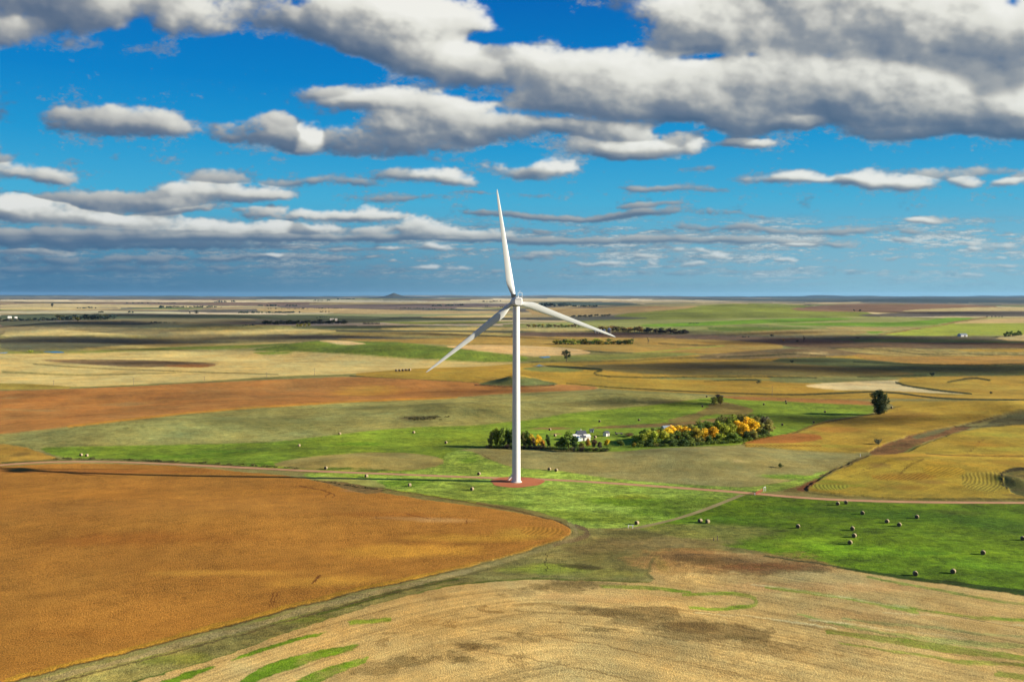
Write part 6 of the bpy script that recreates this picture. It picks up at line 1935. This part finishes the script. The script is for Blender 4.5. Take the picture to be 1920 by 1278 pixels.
def window(root, P, a, b, c, w, h, along="x"):
    """frame standing a little proud of the wall, pane inside"""
    f = MB(); g_ = MB()
    if along == "x":
        q = [P(a - w / 2, b, c - h / 2), P(a + w / 2, b, c - h / 2), P(a + w / 2, b, c + h / 2), P(a - w / 2, b, c + h / 2)]
    else:
        q = [P(a, b - w / 2, c - h / 2), P(a, b + w / 2, c - h / 2), P(a, b + w / 2, c + h / 2), P(a, b - w / 2, c + h / 2)]
    for i in range(4): f.tube([q[i], q[(i + 1) % 4]], .07, 4, smooth=False)
    g_.add(q, [(0, 1, 2, 3)])
    fo = f.build("window", M_WALL, root); g_.build("pane", M_GLASS, fo)


x, y, z = spot(1089, 824)
FH = empty("farmhouse", (0, 0, 0)); tag(FH, "white farmhouse with dark roofs half hidden behind the green grove", "farmhouse")
rz = math.radians(18)
w1, r1 = MB(), MB()
P = gable(w1, r1, x + .3, y + 3.0, z, 6.2, 5.6, 3.6, 2.3, rz)
wl = w1.build("wall", M_WALL, FH); rf = r1.build("roof", M_ROOFD, FH)
ch = MB(); ch.box(P(.2, .5, 6.1), (.6, .6, 1.5), rz); ch.build("chimney", M_CONC, rf)
for a in (-1.8, 0, 1.8): window(FH, P, a, -2.86, 2.4, .8, 1.2)
window(FH, P, 3.14, -.8, 4.2, .8, 1.0, "y"); window(FH, P, 3.14, .9, 2.0, .8, 1.2, "y")
w2, r2 = MB(), MB(); P = gable(w2, r2, x - 3.6, y - .3, z, 7.6, 4.6, 2.7, 1.1, rz)
w2.build("wall", M_WALL, FH); r2.build("roof", M_WALL, FH)
for a in (-2.4, 0, 2.4): window(FH, P, a, -2.36, 1.6, .9, 1.1)
w3, r3 = MB(), MB(); P = gable(w3, r3, x + 3.9, y - .6, z, 4.2, 4.4, 2.5, 1.3, rz)
w3.build("wall", M_WALL, FH); r3.build("roof", M_WALL, FH); window(FH, P, 2.14, 0, 1.5, 1.0, 1.1, "y")
w4, r4 = MB(), MB(); P = gable(w4, r4, x + 1.2, y - 3.2, z, 3.4, 2.6, 2.3, .9, rz)
w4.build("wall", M_WALL, FH); r4.build("roof", M_ROOFD, FH)
d4 = MB(); d4.box(P(.2, -1.34, 1.0), (.9, .06, 2.0), rz); d4.build("door", M_GLASS, FH)
w5, r5 = MB(), MB(); P = gable(w5, r5, x - 1.6, y - 4.4, z - .3, 2.8, 2.6, 2.4, .8, rz + 1.57)
w5.build("wall", M_WALL2, FH); r5.build("roof", M_WALL2, FH)


FH.scale = (.82, .82, .82)
FH.location = (x * .18, y * .18, z * .18)


def small_building(name, u, v, L, Wd, hw, hr, rz, mw, mr, label, cat, dark_door=True, group=None):
    x, y, z = spot(u, v)
    root = empty(name, (0, 0, 0)); tag(root, label, cat, group)
    w_, r_ = MB(), MB(); P = gable(w_, r_, x, y + Wd / 2, z, L, Wd, hw, hr, rz)
    w_.build("wall", mw, root); r_.build("roof", mr, root)
    if dark_door:
        d = MB(); d.box(P(L * .1, -Wd / 2 - .04, hw * .42), (min(L * .3, 3), .06, hw * .8), rz); d.build("door", M_DARK, root)
    return root


small_building("shed", 1137, 817.5, 2.6, 2.6, 1.9, .8, math.radians(40), M_WALL, M_ROOFD, "tiny white shed with a dark side right of the farmhouse", "shed")
small_building("shed", 1109.5, 810.5, 2.0, 1.8, 1.5, .4, .2, M_ROOFB, M_ROOFD, "small blue grey hut behind the farmhouse", "shed")
small_building("barn", 1252, 813, 6.0, 5.0, 2.8, 1.7, math.radians(25), M_WALL, M_ROOFB, "barn with blue sheet roof peeping over the grove's left top", "barn")
small_building("shed", 1231, 818, 4.6, 3.6, 2.4, .9, math.radians(10), M_ROOFB, M_ROOFB, "low grey roofed shed half hidden behind golden trees", "shed")
small_building("shed", 1807, 631, 14, 10, 3.6, 2.2, math.radians(12), M_WALL, M_ROOFB, "white metal shed alone at the foot of the right hand green field", "shed")
small_building("barn", 17, 598.5, 10, 8, 7, 3.0, .3, M_WALL, M_WALL, "left white barn among the shaded woods at far left", "barn", False); small_building("barn", 29, 598.5, 7, 7, 6, 2.6, .3, M_WALL, M_WALL, "right white barn among the shaded woods at far left", "barn", False)
small_building("barn", 622, 601.5, 14, 8, 6, 2.4, .2, M_WALL, M_WALL, "left white barn above the shelterbelt left of the rotor", "barn", False); small_building("barn", 630, 601.2, 8, 7, 5.4, 2.2, .2, M_WALL, M_WALL, "right white barn above the shelterbelt left of the rotor", "barn", False)
# hay feeder / wagon on the lawn
x, y, z = spot(1160.6, 814.5)
FW = empty("farm_wagon", (x, y, z), .15); tag(FW, "low dark farm wagon parked on the lawn right of the tiny shed", "wagon")
mb = MB(); mb.box((0, 0, .95), (4.6, 1.8, .14)); mb.box((-2.2, 0, 1.5), (.12, 1.8, 1.0)); mb.tube([(2.3, 0, .8), (4.0, 0, .4)], .06, 6); mb.build("bed", M_WOOD, FW)
for sx_ in (-1.5, 1.5):
    for sy_ in (-.85, .85):
        mb = MB(); mb.tube([(sx_, sy_ - .1, .42), (sx_, sy_ + .1, .42)], .42, 16); mb.build("wheel", M_DARK, FW)
# grain bins
BG = "steel grain bins under the tip of the right blade"
for u, v, wpx, hpx, lab in ((1142.5, 625.5, 7.5, 11.5, "largest steel grain bin, rightmost in the row"), (1133, 625, 5.5, 8.5, "second steel grain bin from the right"), (1126.5, 624.8, 5.5, 8, "middle steel grain bin of the row"),
                            (1120.5, 624.5, 4, 6.5, "small steel grain bin, second from the left"), (1116, 624.2, 2.6, 5.5, "narrow steel grain bin at the left end of the row")):
    x, y, z = spot(u, v); k = y / FPX
    r_ = wpx * k / 2; h_ = hpx * k
    root = empty("grain_bin", (x, y, z)); tag(root, lab, "grain bin", BG)
    mb = MB()
    zz = [0]; rr_ = [r_]
    for q in range(1, 9):
        zz += [h_ * .74 * (q - .05) / 8, h_ * .74 * q / 8]; rr_ += [r_, r_ * 1.012]
    mb.tube([(0, 0, a - (.3 if a == 0 else 0)) for a in zz], rr_, 28); mb.build("wall", M_BIN, root)
    mb = MB(); mb.tube([(0, 0, h_ * .742), (0, 0, h_ * .96), (0, 0, h_)], [r_ * 1.05, r_ * .16, r_ * .14], 28); mb.build("roof", M_BIN, root)
# utility poles
PG = "utility poles along the far edge of the straw field"
for u, v, h, lab in ((250.7, 722, 13, "tallest looking utility pole in the pale straw field at left"), (100.7, 722.5, 9.5, "utility pole at the left end of the line"), (383.5, 714, 9, "thin utility pole right of the tallest one"),
                     (500.2, 709, 11, "utility pole in mid line over the straw field"), (589.5, 703.8, 14, "utility pole where straw meets golden field"), (1447.7, 741, 18, "utility pole before the dark corn edge at right")):
    x, y, z = spot(u, v); k = y / FPX; h_ = h * k
    root = empty("utility_pole", (x, y, z)); tag(root, lab, "utility pole", PG if u < 700 else None)
    mb = MB(); mb.tube([(0, 0, -.5), (0, 0, h_)], [.17, .12], 8); mb.build("pole", M_WOOD, root)
    mb = MB(); mb.box((0, 0, h_ * .93), (2.2, .14, .14)); mb.build("crossarm", M_WOOD, root)
# road gate: red pipe wings and white posts
x0, y0, z0 = spot(1417, 927.5); x1, y1, z1 = spot(1436, 925)
GT = empty("gate", (0, 0, 0)); tag(GT, "red pipe cattle gate across the road where the field track leaves", "gate")
A = Vector((x0, y0, z0)); Bv = Vector((x1, y1 + 5.0, float(height(x1, y1 + 5))))
mb = MB()
for hh in (.25, .55, .85, 1.15): mb.tube([A + Vector((0, 0, hh)), Bv + Vector((0, 0, hh))], .06, 6)
for k in range(7):
    c = A.lerp(Bv, k / 6); mb.tube([c + Vector((0, 0, -.2)), c + Vector((0, 0, 1.25))], .06, 6)
mb.build("rails", M_RUST, GT)
for c, hh in ((A + Vector((-.4, 0, 0)), .9), (Bv + Vector((.3, -.4, 0)), 1.7), (Bv + Vector((1.3, .4, 0)), 1.9)):
    mb = MB(); mb.tube([c + Vector((0, 0, -.3)), c + Vector((0, 0, hh))], .13, 8); mb.build("post", M_WALL, GT)
mb = MB(); mb.tube([Bv + Vector((.3, -.4, 1.6)), Bv + Vector((1.3, .4, 1.8))], .12, 8); mb.build("brace", M_WALL, GT)
# fence posts
for k, (u, v, h, lab) in enumerate(((1345, 1012.5, 1.7, "stout single fence post in the grass above the brown patch"), (1178, 989, 1.1, "low fence post left of the track end"), (1186, 989.5, 1.1, "low fence post just below the lone bale by the track"),
                                    (1613, 856, 1.6, "pale corner post where pasture and ochre fields meet"), (1338, 1013, 1.0, "short thin post beside the stout fence post"))):
    x, y, z = spot(u, v)
    mb = MB(); mb.tube([(0, 0, -.3), (.02, 0, h)], [.14, .11], 8)
    if k == 1: mb.tube([(0, 0, .8), (2.0, .3, .9)], .07, 6)
    o = mb.build("fence_post", M_WALL if k in (1, 2, 3) else M_WOOD, None, (x, y, z)); tag(o, lab, "fence post", "fence posts in the fields")

# ------------------------------------------------------------------ render settings
vs_ = SC.view_settings
SC.display_settings.display_device = "sRGB"
vs_.view_transform = "Standard"; vs_.look = "None"; vs_.gamma = 1.0; vs_.use_curve_mapping = False
vs_.exposure = 1.35
SC.render.engine = "CYCLES"
cy = SC.cycles
cy.max_bounces = 5; cy.diffuse_bounces = 2; cy.glossy_bounces = 2; cy.transmission_bounces = 2; cy.volume_bounces = 0; cy.transparent_max_bounces = 24
cy.use_denoising = True
try:
    cy.denoiser = "OPENIMAGEDENOISE"; cy.denoising_input_passes = "RGB_ALBEDO_NORMAL"
except Exception:
    pass
cy.use_adaptive_sampling = True; cy.adaptive_threshold = .01
